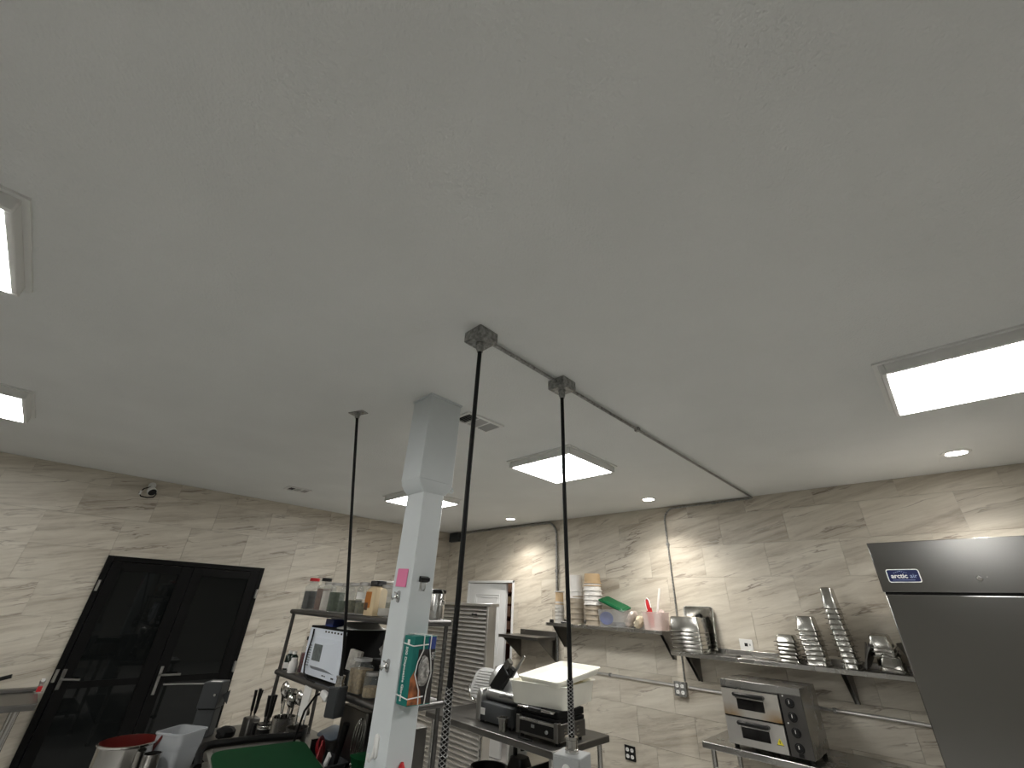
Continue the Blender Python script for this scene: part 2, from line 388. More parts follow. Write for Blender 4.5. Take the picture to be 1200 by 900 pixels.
# store room behind it: shelf boards with packs, seen through the gap
struct(MB().box(DX0-0.8, DX1+0.9, YB+1.45, YB+1.55, 0, ZC).box(DX0-0.9, DX0-0.8, YB+0.12, YB+1.55, 0, ZC).box(DX1+0.9, DX1+1.0, YB+0.12, YB+1.55, 0, ZC).build('wall_store', mat('store_room_paint', (0.6, 0.45, 0.38), 0.8)))
sl_ = thing('store_fill_lamp', 'unseen round lamp added to light the store room behind the white door', 'ceiling light', (-4.9, YB+0.40, ZC))  # added lamp, out of sight, so the packs in the door gap are lit
MB().lathe([(0.14, 0), (0.14, -0.02), (0.13, -0.025)], 24, cap1=False).build('rim', FRAMEW, sl_)
MB().lathe([(0.13, -0.02), (0.12, -0.05), (0.001, -0.065)], 24, cap0=False, cap1=False).build('shade', mat('glowing_store_fill_shade', (0.9, 0.9, 0.9), 0.5, emit=(1, 0.96, 0.9), estr=14), sl_)
rack = thing('store_shelf', 'brown wooden shelf loaded with packs, glimpsed through the white door gap', 'shelf', (-5.35, YB+0.62, 0))
for zz in (1.22, 1.42, 1.60, 1.78, 1.96): MB().box(-0.5, 0.45, 0, 0.3, zz-0.02, zz).build('shelf_board', WOODB, rack)
MB().box(-0.52, -0.5, 0, 0.3, 0, 2.2).box(0.45, 0.47, 0, 0.3, 0, 2.2).build('side_panel', WOODB, rack)
MB().box(-0.5, 0.45, 0.28, 0.3, 0.0, 2.2).build('back_panel', WOODB, rack)
for k, (zz, mm, nm) in enumerate(((1.22, BOXP, 'lowest'), (1.42, BOXP, 'second lowest'), (1.60, TEAL, 'middle'), (1.78, CREAM, 'second highest'), (1.96, BOXP, 'highest'))):
    for q in (1, 2):
        c = MB().box(-0.065, 0.065, 0, 0.2, 0, 0.11+0.04*((q+k) % 2)).build('stored_pack', [mm, BOXP, CREAM][(q*2+k) % 3] if q % 2 else mm, loc=(-5.35-0.22+0.15*q, YB+0.63, zz), bevel=0.004)
        tag(c, ('taller', 'shorter')[(q+k+1) % 2] + ' pack on the ' + nm + ' store room board behind the white door', 'box', 'packs in the store room')

# ------------------------------------------------------------------ ceiling lights
def panel(x, y, label):
    t = thing('ceiling_panel_light', label, 'ceiling light', (x, y, ZC), group='square LED ceiling panels')
    a, b = 0.325, 0.303
    m = MB()
    for s in (-1, 1):
        m.box(*sorted((s*a, s*b)), -a, a, -0.060, 0).box(-b, b, *sorted((s*a, s*b)), -0.060, 0)
    m.build('frame', FRAMEW, t, bevel=0.004)
    m = MB(); c = 0.345
    for s in (-1, 1):
        m.box(*sorted((s*c, s*a)), -c, c, -0.010, 0).box(-a, a, *sorted((s*c, s*a)), -0.010, 0)
    m.build('flange', FRAMEW, t)
    MB().box(-b, b, -b, b, -0.061, -0.050).build('diffuser', DIFF, t)
    return t
panel(-2.15, 2.80, 'square LED panel light on the ceiling between the white post and the conduit')
panel(-4.35, 2.87, 'square LED panel light on the ceiling, half hidden behind the white post')
panel(0.385, 2.79, 'square LED panel light on the ceiling in front of the refrigerator')
panel(-2.15, -0.83, 'square LED panel light on the ceiling, farther from the security camera wall')
panel(-4.33, -0.83, 'square LED panel light on the ceiling, closest to the security camera')
panel(0.37, -0.80, 'square LED panel light on the ceiling above the photographer, outside the picture')
def downlight(x, y, label):
    t = thing('recessed_downlight', label, 'downlight', (x, y, ZC), group='round recessed downlights along the back wall')
    MB().lathe([(0.058, -0.004), (0.062, -0.009), (0.082, -0.005), (0.085, 0.0)], 28, cap0=False, cap1=False).build('trim_ring', FRAMEW, t)
    MB().lathe([(0.0, -0.006), (0.06, -0.006), (0.06, -0.001), (0.0, -0.001)], 28, cap0=False, cap1=False).build('lens', DLENS, t)
    l = bpy.data.lights.new('downlight_beam', 'SPOT'); l.energy = SPOT; l.spot_size = R_(128); l.spot_blend = 0.9; l.shadow_soft_size = 0.05; l.color = (1.0, 0.94, 0.86)
    o = bpy.data.objects.new('downlight_beam', l); COL.objects.link(o); o.parent = t; o.location = (0, 0, -0.02)
downlight(-4.35, 4.42, 'round recessed downlight on the ceiling before the white panelled door')
downlight(-2.17, 4.40, 'round recessed downlight on the ceiling above the upper wall shelf, beside the conduit')
downlight(0.31, 4.30, 'round recessed downlight on the ceiling above the refrigerator')

# ------------------------------------------------------------------ ceiling vents
def vent(x, y, w_, d_, label, name='ceiling_vent'):
    t = thing(name, label, 'vent', (x, y, ZC), group='ceiling air vents')
    m = MB(); a, b = w_/2, d_/2; i = 0.022
    m.box(-a, a, -b, -b+i, -0.012, 0).box(-a, a, b-i, b, -0.012, 0).box(-a, -a+i, -b+i, b-i, -0.012, 0).box(a-i, a, -b+i, b-i, -0.012, 0)
    m.build('frame', FRAMEW, t, bevel=0.002)
    MB().box(-a+i, a-i, -b+i, b-i, -0.002, 0.0).build('dark_duct', MBLACK, t)
    for q in (-1, 1):
        MB().box(-a+i, a-i, q*(b-i)/3-0.006, q*(b-i)/3+0.006, -0.010, -0.002).build('divider', FRAMEW, t)
    n = int((d_-2*i)/0.016)
    for k in range(n):
        yy = -b+i+0.008+k*(d_-2*i)/n
        ang = 40 if k < n/3 else (-40 if k > 2*n/3 else -12)
        MB().box(-a+i, a-i, -0.007, 0.007, -0.0006, 0.0006, M=T(0, yy, -0.007) @ RX(ang)).build('slat', mat('grey_vent_slat', (0.42, 0.42, 0.41), 0.5), t)
vent(-2.04, 1.71, 0.19, 0.33, 'white slatted ceiling vent right beside the white post')
vent(-5.27, 1.73, 0.20, 0.26, 'small white slatted ceiling vent near the black door wall')

# ------------------------------------------------------------------ white square post with wider casing at the top
post = thing('square_post', 'white painted square steel post with a wider casing at the ceiling', 'post', (-2.017, 1.349, 0))
MB().box(-0.082, 0.082, -0.068, 0.068, 0, 2.34).build('shaft', WPAINT, post, bevel=0.004)
MB().box(-0.095, 0.09, -0.115, 0.115, 2.352, ZC-0.012).build('casing', WPAINT, post, bevel=0.003)
cm = MB()
cm.rloft([(0.185, 0.230, 2.352, 0.01), (0.187, 0.225, 2.335, 0.012), (0.180, 0.190, 2.305, 0.012), (0.168, 0.140, 2.285, 0.005)], cap0=False, cap1=False)
cm.build('curled_lower_lip', WPAINT, post, ang=60)
MB().box(-0.101, 0.096, -0.121, 0.121, ZC-0.012, ZC).build('ceiling_collar', WPAINT, post)
MB().tube([(0.075, 0.10, 2.352), (0.085, 0.118, 2.335), (0.085, 0.128, 2.322), (0.085, 0.118, 2.312), (0.08, 0.10, 2.315)], 0.006, 6).build('peeled_tape_curl', WPAINT, post)
# things stuck to the post
note = MB().box(-0.047, 0.047, -0.0025, 0, -0.042, 0.042).build('sticky_note', PINK, loc=(-2.020, 1.2795, 1.855), rot=(0, R_(2), 0))
tag(note, 'blank pink sticky note on the white post', 'sticky note')
def twist_hook(z, x, label):
    t = thing('metal_hook', label, 'hook', (x, 1.281, z), group='small metal hooks on the post')
    MB().rloft([(0.030, 0.055, 0, 0.014), (0.028, 0.052, 0.004, 0.013)], M=T(0, 0, 0) @ RX(90)).build('clear_backing', CLEAR, t)
    MB().lathe([(0.0, 0), (0.012, 0), (0.012, 0.008), (0.006, 0.012), (0.0, 0.012)], 12, M=T(0, -0.004, 0) @ RX(90)).build('boss', POLISH, t)
    MB().tube([(0, -0.014, 0.0), (0.004, -0.026, -0.006), (0.006, -0.036, -0.014), (0.004, -0.042, -0.006), (0.0, -0.042, 0.004)], 0.004, 6).build('prong', POLISH, t)
    MB().tube([(0, -0.012, 0.012), (-0.012, -0.020, 0.018)], 0.004, 6).tube([(0, -0.012, -0.002), (-0.020, -0.022, -0.012)], 0.004, 6).tube([(0, -0.012, -0.004), (0.018, -0.02, -0.014)], 0.004, 6).build('wing', POLISH, t)
twist_hook(1.769, -2.030, 'small chrome hook on the white post just below the pink note')
twist_hook(1.480, -2.030, 'small chrome hook on the white post beside the glove carton')
hk = thing('adhesive_hook', 'white plastic adhesive hook low on the white post', 'hook', (-2.022, 1.281, 1.19))
MB().rloft([(0.036, 0.085, 0, 0.017), (0.034, 0.082, 0.006, 0.016), (0.026, 0.07, 0.009, 0.012)], M=RX(90)).build('backing', WHITE, hk)
MB().tube([(0, -0.008, -0.005), (0, -0.014, -0.035), (0, -0.026, -0.045), (0, -0.036, -0.036), (0, -0.036, -0.022)], 0.007, 8).build('hook_arm', WHITE, hk)
bc = thing('binder_clip', 'black binder clip holding a clear tag on the white post', 'clip', (-1.935, 1.352, 1.852))
MB().prism([(-0.001, 0.014), (0.020, 0.006), (0.020, -0.008), (-0.001, -0.014)], -0.026, 0.026).build('clip_body', BLACK, bc)
MB().tube([(0.004, -0.016, -0.012), (0.006, -0.014, -0.045), (0.006, 0.0, -0.052), (0.006, 0.012, -0.045), (0.004, 0.014, -0.012)], 0.0016, 6).build('clip_arm', POLISH, bc)
MB().box(0.0005, 0.0015, -0.02, 0.014, -0.055, -0.013).build('clear_tag', CLEAR, bc)
# glove carton in a white wire holder, on the +x face of the post
gx0, gx1, gy0, gy1, gz0, gz1 = -1.932, -1.850, 1.288, 1.412, 1.350, 1.610
gl = thing('glove_carton', 'teal carton of disposable gloves with a round opening, strapped on the white post', 'carton', (gx0, gy0, gz0))
gw, gd, gh = gx1-gx0, gy1-gy0, gz1-gz0
MB().box(0, gw, 0, gd, 0, gh).build('carton_body', TEAL, gl, bevel=0.002)
MB().box(gw, gw+0.0006, 0.030, gd-0.002, 0.004, gh*0.80).build('photo_print', mat('dark_photo_print', (0.035, 0.03, 0.03), 0.45, noise=0.5, nscale=18), gl)
MB().add([(gw+0.001, 0.001, 0.004), (gw+0.001, 0.075, 0.004), (gw+0.001, 0.06, 0.055), (gw+0.001, 0.02, 0.13), (gw+0.001, 0.001, 0.10)], [(0, 1, 2, 3, 4)]).build('pepper_print', mat('warm_food_print', (0.30, 0.10, 0.035), 0.5, noise=0.8, nscale=26), gl)
MB().box(gw, gw+0.0007, 0.080, gd-0.002, gh*0.80, gh-0.004).build('blue_print', BLUE, gl)
MB().lathe([(0, 0), (1, 0)], 24, cap0=False, M=T(gw+0.0016, 0.066, 0.125) @ Matrix.Diagonal((1, 0.034, 0.058, 1)) @ RY(90)).build('opening', mat('dark_opening', (0.03, 0.03, 0.03), 0.6), gl)
gv = MB(); rnd = random.Random(5); nu, nv = 16, 6; vv = []; ff = []
for jv in range(nv+1):
    ph = PI/2*jv/nv
    for iu in range(nu):
        t = 2*PI*iu/nu; k = 1+rnd.uniform(-0.12, 0.12)
        vv.append((gw+0.001+0.020*math.sin(ph)*(1+rnd.uniform(-0.5, 0.3)), 0.066+0.031*math.cos(ph)*math.cos(t)*k, 0.125+0.055*math.cos(ph)*math.sin(t)*k))
for jv in range(nv):
    for iu in range(nu): ff.append((jv*nu+iu, jv*nu+(iu+1) % nu, (jv+1)*nu+(iu+1) % nu, (jv+1)*nu+iu))
gv.add(vv, ff)
gv.build('crumpled_gloves', mat('clear_glove_film', (0.34, 0.33, 0.31), 0.22, noise=0.5, nscale=45), gl, ang=20)
text('carton_lettering', '500 Disposable Gloves', 0.022, PAPER, gl, T(0.030, -0.0006, gh*0.44) @ RX(90) @ RZ(-90), align='CENTER', bold=0.0004)
text('carton_lettering', '500', 0.020, PAPER, gl, T(gw+0.001, gd-0.014, gh*0.70) @ RZ(90) @ RX(90) @ RZ(-90))
MB().box(0.028, 0.046, -0.0008, 0, gh*0.86, gh*0.94).build('white_mark', PAPER, gl)
hw = MB()
for zz in (0.030, gh-0.035):
    hw.tube([(-0.0, -0.004, zz+0.004), (gw+0.004, -0.004, zz-0.003), (gw+0.005, gd*0.62, zz+0.002)], 0.0026, 6)
zt, zb = gh+0.004, -0.004
hw.tube([(gw+0.005, 0.055, zb+0.008), (gw+0.005, 0.050, 0.055), (gw+0.005, 0.020, 0.115), (gw+0.005, 0.028, 0.16), (gw+0.005, 0.052, 0.205), (gw+0.005, 0.050, zt)], 0.0026, 6)
hw.tube([(gw+0.005, 0.088, zb+0.008), (gw+0.005, 0.092, 0.055), (gw+0.005, 0.108, 0.115), (gw+0.005, 0.100, 0.16), (gw+0.005, 0.088, 0.205), (gw+0.005, 0.090, zt)], 0.0026, 6)
hw.tube([(0.004, 0.05, zt), (gw+0.005, 0.05, zt)], 0.0026, 6).tube([(0.004, 0.09, zt), (gw+0.005, 0.09, zt)], 0.0026, 6).tube([(0.004, 0.02, zt+0.001), (0.004, 0.10, zt+0.001)], 0.0026, 6)
hwo = hw.build('wire_holder', WHITE); hwo.location = gl.location
tag(hwo, 'white bent wire holder around the teal glove carton', 'wire holder')
rk = thing('red_bottle_opener', 'red handled tool hanging low on the white post', 'tool', (-1.935, 1.356, 1.06))
MB().rloft([(0.030, 0.016, 0.0, 0.007), (0.038, 0.02, 0.03, 0.009), (0.030, 0.018, 0.07, 0.008), (0.012, 0.010, 0.085, 0.004)], M=T(0.012, 0, 0)).build('handle', RED, rk)
MB().box(-0.0, 0.014, -0.006, 0.006, 0.07, 0.082).build('peg', POLISH, rk)

# ------------------------------------------------------------------ ceiling conduit, boxes and drop cords
CXX = -1.235
def ceil_box(y, label, s=0.055):
    t = thing('junction_box', label, 'junction box', (CXX, y, ZC), group='galvanized ceiling boxes')
    MB().box(-s, s, -s, s, -0.054, 0).build('body', GALV, t, bevel=0.003)
    MB().box(-s*0.9, s*0.9, -s*0.9, s*0.9, -0.058, -0.054).build('cover_plate', GALV, t, bevel=0.001)
    MB().lathe([(0.022, -0.058), (0.022, -0.066), (0.018, -0.068), (0.018, -0.09), (0.014, -0.098), (0.014, -0.104)], 12).build('cord_connector', GALV, t)
    for a, b in ((-1, -1), (1, 1)):
        MB().cyl((a*s*0.7, b*s*0.7, -0.058), (a*s*0.7, b*s*0.7, -0.061), 0.005, n=8).build('screw', POLISH, t)
ceil_box(1.01, 'larger looking galvanized ceiling box at the end of the conduit')
ceil_box(1.62, 'galvanized ceiling box midway along the conduit')
cd = thing('ceiling_conduit', 'thin galvanized conduit running across the ceiling and down to the shelf outlet', 'conduit', (CXX, 1.01, ZC))
r0 = 0.0095
pts = [(0, 0.055, -0.02), (0, 0.555, -0.02)]
MB().tube(pts, r0).build('ceiling_run', GALV, cd)
wy = YB-0.020-1.01
MB().tube([(0, 0.665, -0.02), (0, wy-0.03, -0.02)] + [(-0.03+0.03*math.cos(R_(a)), wy-0.03+0.03*math.sin(R_(a)), -0.02) for a in (30, 60, 90)] + [(-0.86, wy, -0.026)]
          + [(-0.86-0.13*math.sin(R_(a)), wy, -0.026-0.13*(1-math.cos(R_(a)))) for a in (15, 30, 45, 60, 75, 90)] + [(-0.99, wy, -1.0), (-1.0, wy, -1.715)], r0).build('wall_run', GALV, cd, ang=60)
for (x, y, z) in ((0, 0.60+0.85, -0.02), (-0.40, wy, -0.026), (-0.99, wy, -0.42)):
    MB().box(x-0.016, x+0.016, y-0.012, y+0.012, z-0.012, z+0.013).build('strap', GALV, cd)
cl = thing('wall_conduit', 'thicker grey conduit hugging the ceiling corner then bending down behind the shelf', 'conduit', (-3.85, YB-0.026, 0))
MB().tube([(-2.14, 0, 2.845), (-0.17, 0, 2.845)] + [(-0.17+0.17*math.sin(R_(a)), 0, 2.845-0.17*(1-math.cos(R_(a)))) for a in (15, 30, 45, 60, 75, 90)] + [(0, 0, 1.6), (0.0, 0, 0.95)], 0.0155).build('pipe', GALV, cl, ang=60)
for x, z in ((-0.85, 2.845), (-0.45, 2.845), (0, 2.2)):
    MB().box(x-0.02, x+0.02, -0.018, 0.018, z-0.018, z+0.018).build('strap', GALV, cl)
jb = MB().box(-0.13, 0.13, -0.06, 0, -0.075, 0.075).box(-0.11, 0.11, -0.064, -0.06, -0.06, 0.06).build('corner_junction_box', GREYP, loc=(-6.13, YB-0.009, 2.785), bevel=0.004)
tag(jb, 'dark grey electrical box high in the corner of the tiled walls', 'junction box')

def cord(name, label, pts, r=0.0095):
    t = thing(name, label, 'power cord', pts[0])
    p0 = Vector(pts[0])
    MB().tube([Vector(p)-p0 for p in pts], r, 10).build('cable', RUBBER, t, ang=80)
    return t
def grip(t, z0, z1, dx0=0.0, dx1=0.0):
    """woven wire strain relief: black core inside crossing helical wires"""
    def pos(u): return (dx0+(dx1-dx0)*u, 0.0, z0+(z1-z0)*u)
    core = MB().tube([pos(k/10) for k in range(11)], 0.0108, 10).build('mesh_grip', RUBBER, t, ang=80)
    turns = abs(z1-z0)/0.048; n = max(8, int(turns*10)); m = MB()
    for sgn in (-1, 1):
        for q in range(4):
            pts = []
            for k in range(n+1):
                u = k/n; a = sgn*2*PI*turns*u + q*PI/2; p = pos(u); r = 0.0122
                pts.append((p[0]+r*math.cos(a), r*math.sin(a), p[2]))
            m.tube(pts, 0.0012, 4)
    m.build('grip_wires', mat('grip_wire', (0.30, 0.30, 0.295), 0.35, 0.6, noise=0.03), core, ang=80)
def outlet_box(loc, label, rz=0, s=0.055, h=0.125, faces=True):
    t = thing('hanging_outlet_box', label, 'outlet box', loc, rz, group='hanging outlet boxes')
    MB().box(-s, s, -s*0.95, s*0.95, -h, 0).build('body', LGREY if faces else GREYP, t, bevel=0.004)
    MB().lathe([(0.026, 0), (0.026, 0.012), (0.021, 0.014), (0.021, 0.038), (0.024, 0.040), (0.024, 0.048), (0.012, 0.05)], 14).build('cord_connector', POLISH, t)
    cv = MB().box(-s*0.88, s*0.88, -s*0.95-0.004, -s*0.95, -h*0.95, -h*0.05).build('cover_plate', LGREY if faces else GREYP, t)
    for zz in (-h*0.3, -h*0.7) if faces else ():
        MB().lathe([(0.0, 0), (0.017, 0), (0.016, 0.004), (0, 0.004)], 14, M=T(0, -s*0.95-0.004, zz) @ RX(90)).build('socket', WHITE, cv)
    return t
z2 = 1.18
c2 = cord('drop_cord', 'black drop cord with woven wire grip hanging from the conduit end box', [(CXX, 1.01, ZC-0.10), (CXX+0.002, 1.01, 2.2), (CXX+0.006, 1.01, 1.75), (CXX+0.002, 1.01, z2+0.05)])
grip(c2, 1.520-2.77, z2+0.055-2.77, 0.004, 0.002)
outlet_box((CXX+0.002, 1.01, z2), 'grey outlet box on the lower end of the conduit end cord', 12)
z3 = 1.275
c3 = cord('drop_cord', 'black drop cord hanging from the middle conduit box down before the white dough bin', [(CXX, 1.62, ZC-0.10), (CXX+0.004, 1.62, 2.2), (CXX+0.012, 1.62, 1.75), (CXX+0.014, 1.62, z3+0.045)])
grip(c3, 1.50-2.77, z3+0.05-2.77, 0.012, 0.014)
outlet_box((CXX+0.014, 1.62, z3), 'grey outlet box with chrome connector hanging before the slicer table', R_(14))
pl = thing('ceiling_plate', 'small galvanized plate with cord clamp on the ceiling left of the post', 'ceiling plate', (-2.57, 1.085, ZC), R_(20))
MB().box(-0.062, 0.062, -0.028, 0.028, -0.006, 0).build('plate', GALV, pl)
MB().lathe([(0.022, -0.006), (0.022, -0.014), (0.016, -0.018), (0.016, -0.036), (0.012, -0.042)], 12).build('cord_connector', GALV, pl)
for s in (-1, 1): MB().cyl((s*0.045, 0, -0.006), (s*0.045, 0, -0.010), 0.006, n=8).build('screw', POLISH, pl)
cord('drop_cord', 'black drop cord left of the post, pulled aside to the metal shelf', [(-2.57, 1.085, ZC-0.035), (-2.588, 1.17, 2.4), (-2.606, 1.27, 1.9), (-2.605, 1.340, 1.5), (-2.595, 1.350, 1.370)])
outlet_box((-2.595, 1.350, 1.325), 'dark grey outlet box hanging against the edge of the spice shelf', R_(20), s=0.036, h=0.135, faces=False)
pg = thing('white_plug', 'white plug with a black lead plugged in under the spice shelf', 'plug', (-2.652, 1.330, 1.262), R_(185))
MB().rloft([(0.03, 0.03, 0, 0.008), (0.036, 0.034, 0.02, 0.01), (0.03, 0.028, 0.07, 0.008)], M=RY(75)).build('plug_body', WHITE, pg)
MB().tube([(0.068, 0, 0.018), (0.13, 0.0, 0.0), (0.20, 0.01, -0.08), (0.25, 0.0, -0.2), (0.27, 0, -0.33)], 0.006, 8).build('lead', RUBBER, pg, ang=80)

# ------------------------------------------------------------------ security camera on the left wall
sc = thing('security_camera', 'small white security camera with black lens under the ceiling', 'security camera', (XL+0.008, 0.49, 2.80))
MB().lathe([(0.0, 0), (0.035, 0), (0.035, 0.018), (0.018, 0.026), (0.018, 0.05), (0, 0.05)], 16, M=RY(90)).build('wall_base', WHITE, sc)
MB().tube([(0.045, 0, 0.0), (0.06, 0, -0.015), (0.068, 0, -0.04)], 0.014, 10).build('arm', WHITE, sc)
hd = MB().lathe([(0.0, -0.02), (0.030, -0.012), (0.042, 0.015), (0.044, 0.05), (0.040, 0.055)], 20, M=T(0.062, 0, -0.055) @ RZ(25) @ RY(125)).build('head', WHITE, sc)
MB().lathe([(0.041, 0.052), (0.036, 0.062), (0.0, 0.062)], 20, M=T(0.062, 0, -0.055) @ RZ(25) @ RY(125)).build('lens', BLACK, hd)
MB().tube([(0.03, -0.01, -0.02), (0.03, -0.06, -0.05), (0.035, -0.085, -0.10), (0.04, -0.06, -0.135), (0.04, 0.0, -0.14), (0.04, 0.05, -0.125), (0.03, 0.065, -0.09), (0.02, 0.05, -0.05)], 0.006, 8).build('cable_loop', RUBBER, sc, ang=80)
MB().box(0.025, 0.045, -0.085, -0.068, -0.12, -0.075).build('cable_tag', WHITE, sc)

# ------------------------------------------------------------------ wall shelves on the back wall
YW = YB-0.008
def wall_shelf(x0, x1, zt, yf, label, brk, name='wall_shelf', side_gusset=False, drop=0.26):
    t = thing(name, label, 'shelf', ((x0+x1)/2, YW, zt), group='stainless wall shelves')
    h = (x1-x0)/2; d_ = YW-yf
    m = MB().box(-h, h, -d_, 0, -0.006, 0).box(-h, h, -d_, -d_+0.008, -0.034, 0).box(-h, h, -d_+0.008, -d_+0.02, -0.034, -0.028)
    m.build('shelf_top', STEEL, t, bevel=0.003)
    MB().box(-h, h, -0.008, 0, 0, 0.045).build('back_upstand', STEEL, t, bevel=0.002)
    for bx in brk:
        bx = bx-(x0+x1)/2
        q = MB()
        for e in (-0.016, 0.014):
            q.add([(bx+e, -d_+0.03, -0.008), (bx+e, -0.001, -0.008), (bx+e, -0.001, -drop), (bx+e, -0.03, -drop),
                   (bx+e+0.002, -d_+0.03, -0.008), (bx+e+0.002, -0.001, -0.008), (bx+e+0.002, -0.001, -drop), (bx+e+0.002, -0.03, -drop)],
                  [(0,1,2,3), (7,6,5,4), (0,4,5,1), (1,5,6,2), (2,6,7,3), (3,7,4,0)])
        q.box(bx-0.016, bx+0.016, -0.004, 0, -drop, -0.008)
        b = q.build('bracket', DSTEEL, t)
        for zz in (-drop*0.35, -drop*0.8): MB().cyl((bx, -0.004, zz), (bx, -0.010, zz), 0.006, n=8).build('bolt', POLISH, b)
    return t
wall_shelf(-2.20, -0.30, 1.425, 4.555, 'lower stainless wall shelf holding the steel pan stacks', (-2.07, -0.83), drop=0.25)
wall_shelf(-3.80, -2.275, 1.590, 4.560, 'upper stainless wall shelf holding deli tubs and plastic bins', (-3.72, -2.31))
ss = thing('bracket_shelf', 'short steel shelf with deep triangular side brackets beside the white door', 'shelf', (-4.20, YW, 1.42), group='stainless wall shelves')
MB().box(-0.34, 0.33, -0.40, 0, -0.006, 0).box(-0.34, 0.33, -0.40, -0.394, -0.034, 0).box(0.324, 0.33, -0.394, 0, -0.034, 0).box(-0.34, -0.334, -0.394, 0, -0.034, 0).build('shelf_top', DSTEEL, ss, bevel=0.002)
MB().box(-0.30, 0.33, -0.02, 0, 0, 0.06).build('back_upstand', DSTEEL, ss, bevel=0.002)
for bx in (-0.30, 0.305):
    MB().add([(bx, -0.36, -0.034), (bx, -0.001, -0.034), (bx, -0.001, -0.27), (bx+0.006, -0.36, -0.034), (bx+0.006, -0.001, -0.034), (bx+0.006, -0.001, -0.27)],
             [(0,1,2), (5,4,3), (0,3,4,1), (1,4,5,2), (2,5,3,0)]).build('gusset', DSTEEL, ss)
MB().cyl((-0.22, -0.021, 0.04), (-0.22, -0.026, 0.04), 0.006, n=8).build('screw', POLISH, ss)

# horizontal conduit, outlets and switch on the back wall
BRIGHT = mat('bright_galvanized', (0.66, 0.65, 0.63), 0.32, 0.85, noise=0.06)
hc = thing('horizontal_conduit', 'shiny horizontal conduit running along the back wall behind the oven', 'conduit', (-1.9, YW-0.016, 1.112))
MB().tube([(-1.9, 0, 0), (-0.44, 0, 0)], 0.0125, 10).build('pipe', BRIGHT, hc)
MB().tube([(-0.30, 0, 0), (2.3, 0, 0)], 0.0125, 10).build('pipe', BRIGHT, hc)
for x in (-1.2, 0.9, 1.7): MB().box(x-0.012, x+0.012, -0.015, 0.016, -0.016, 0.016).build('strap', GALV, hc)
def quad(x, z, label, body, plate, w_=0.115, h=0.115, dpt=0.05):
    t = thing('quad_outlet', label, 'outlet', (x, YW, z), group='four socket wall outlets')
    MB().box(-w_/2, w_/2, -dpt, 0, -h/2, h/2).build('back_box', body, t, bevel=0.003)
    MB().box(-w_/2-0.003, w_/2+0.003, -dpt-0.004, -dpt, -h/2-0.003, h/2+0.003).build('cover_plate', plate, t, bevel=0.002)
    for sx in (-1, 1):
        for sz in (-1, 1):
            s = MB().rloft([(0.034, 0.030, 0, 0.012), (0.034, 0.030, 0.004, 0.012)], M=T(sx*0.026, -dpt-0.004, sz*0.026) @ RX(90)).build('socket', WHITE, t)
            MB().box(-0.007, -0.005, -0.0006, 0, -0.004, 0.006).box(0.005, 0.007, -0.0006, 0, -0.004, 0.006).build('slot', BLACK, s, loc=(sx*0.026, -dpt-0.008, sz*0.026))
quad(-2.275, 1.090, 'grey metal four socket outlet box on the conduit between the shelves', GALV, GALV)
quad(-2.920, 0.468, 'black plate four socket outlet low on the back wall', MBLACK, BLACK, dpt=0.012)
sw = thing('wall_data_plate', 'white wall plate with a black square jack above the lower shelf', 'wall plate', (-1.585, YW, 1.517))
MB().box(-0.058, 0.058, -0.007, 0, -0.046, 0.046).build('plate', WHITE, sw, bevel=0.003)
MB().box(-0.014, 0.014, -0.009, -0.007, -0.012, 0.014).build('jack', BLACK, sw)
MB().box(0.026, 0.040, -0.0078, -0.007, -0.006, 0.010).build('small_marking', LGREY, sw)

# ------------------------------------------------------------------ refrigerator
fg = thing('upright_refrigerator', 'tall stainless steel upright refrigerator with a blue badge', 'refrigerator', (0.04, 3.86, 0))
fx0, fx1 = -0.378, 0.40
MB().box(fx0, fx1, 0.015, 0.78, 0.13, 2.222).build('cabinet', FRIDGE, fg, bevel=0.004)
hdp = MB().box(fx0-0.002, fx1+0.002, -0.040, 0.015, 1.928, 2.226).build('header_panel', FRIDGE, fg, bevel=0.004)
dr = MB().box(fx0+0.004, fx1-0.004, -0.045, 0.012, 0.30, 1.915).build('door', FRIDGE, fg, bevel=0.006)
MB().box(fx0+0.008, fx1-0.008, -0.030, 0.014, 1.915, 1.928).build('dark_gasket', MBLACK, fg)
MB().box(fx1-0.10, fx1-0.06, -0.085, -0.045, 1.0, 1.5).build('handle', FRIDGE, dr, bevel=0.008)
MB().box(fx0+0.01, fx1-0.01, 0.03, 0.06, 0.14, 0.285).build('kick_grille', DSTEEL, fg)
for sx in (fx0+0.07, fx1-0.07):
    for sy in (0.09, 0.70):
        MB().cyl((sx-0.015, sy, 0.055), (sx+0.015, sy, 0.055), 0.055, n=16).box(sx-0.025, sx+0.025, sy-0.03, sy+0.03, 0.10, 0.13).build('caster', BLACK, fg)
bx, bz = -0.250, 2.022
bd = MB().rloft([(0.162, 0.078, 0, 0.012), (0.162, 0.078, 0.003, 0.012)], M=T(bx, -0.040, bz) @ RX(90)).build('badge', PAPER, hdp)
MB().rloft([(0.152, 0.068, 0, 0.009), (0.152, 0.068, 0.004, 0.009)], M=T(bx, -0.040, bz) @ RX(90)).build('badge_field', NAVY, bd)
text('badge_lettering', 'arctic', 0.036, PAPER, bd, T(bx-0.021, -0.0444, bz-0.002) @ RX(90), bold=0.0009)
text('badge_lettering', 'air', 0.034, mat('pale_blue_print', (0.35, 0.42, 0.6), 0.5), bd, T(bx+0.048, -0.0444, bz-0.002) @ RX(90))
m = MB()
for k in range(7): m.box(bx-0.045+0.010*k, bx-0.045+0.010*k+0.006, -0.0446, -0.044, bz+0.016+0.010*(1-abs(k-3)/3), bz+0.018+0.011*(1-abs(k-3)/3))
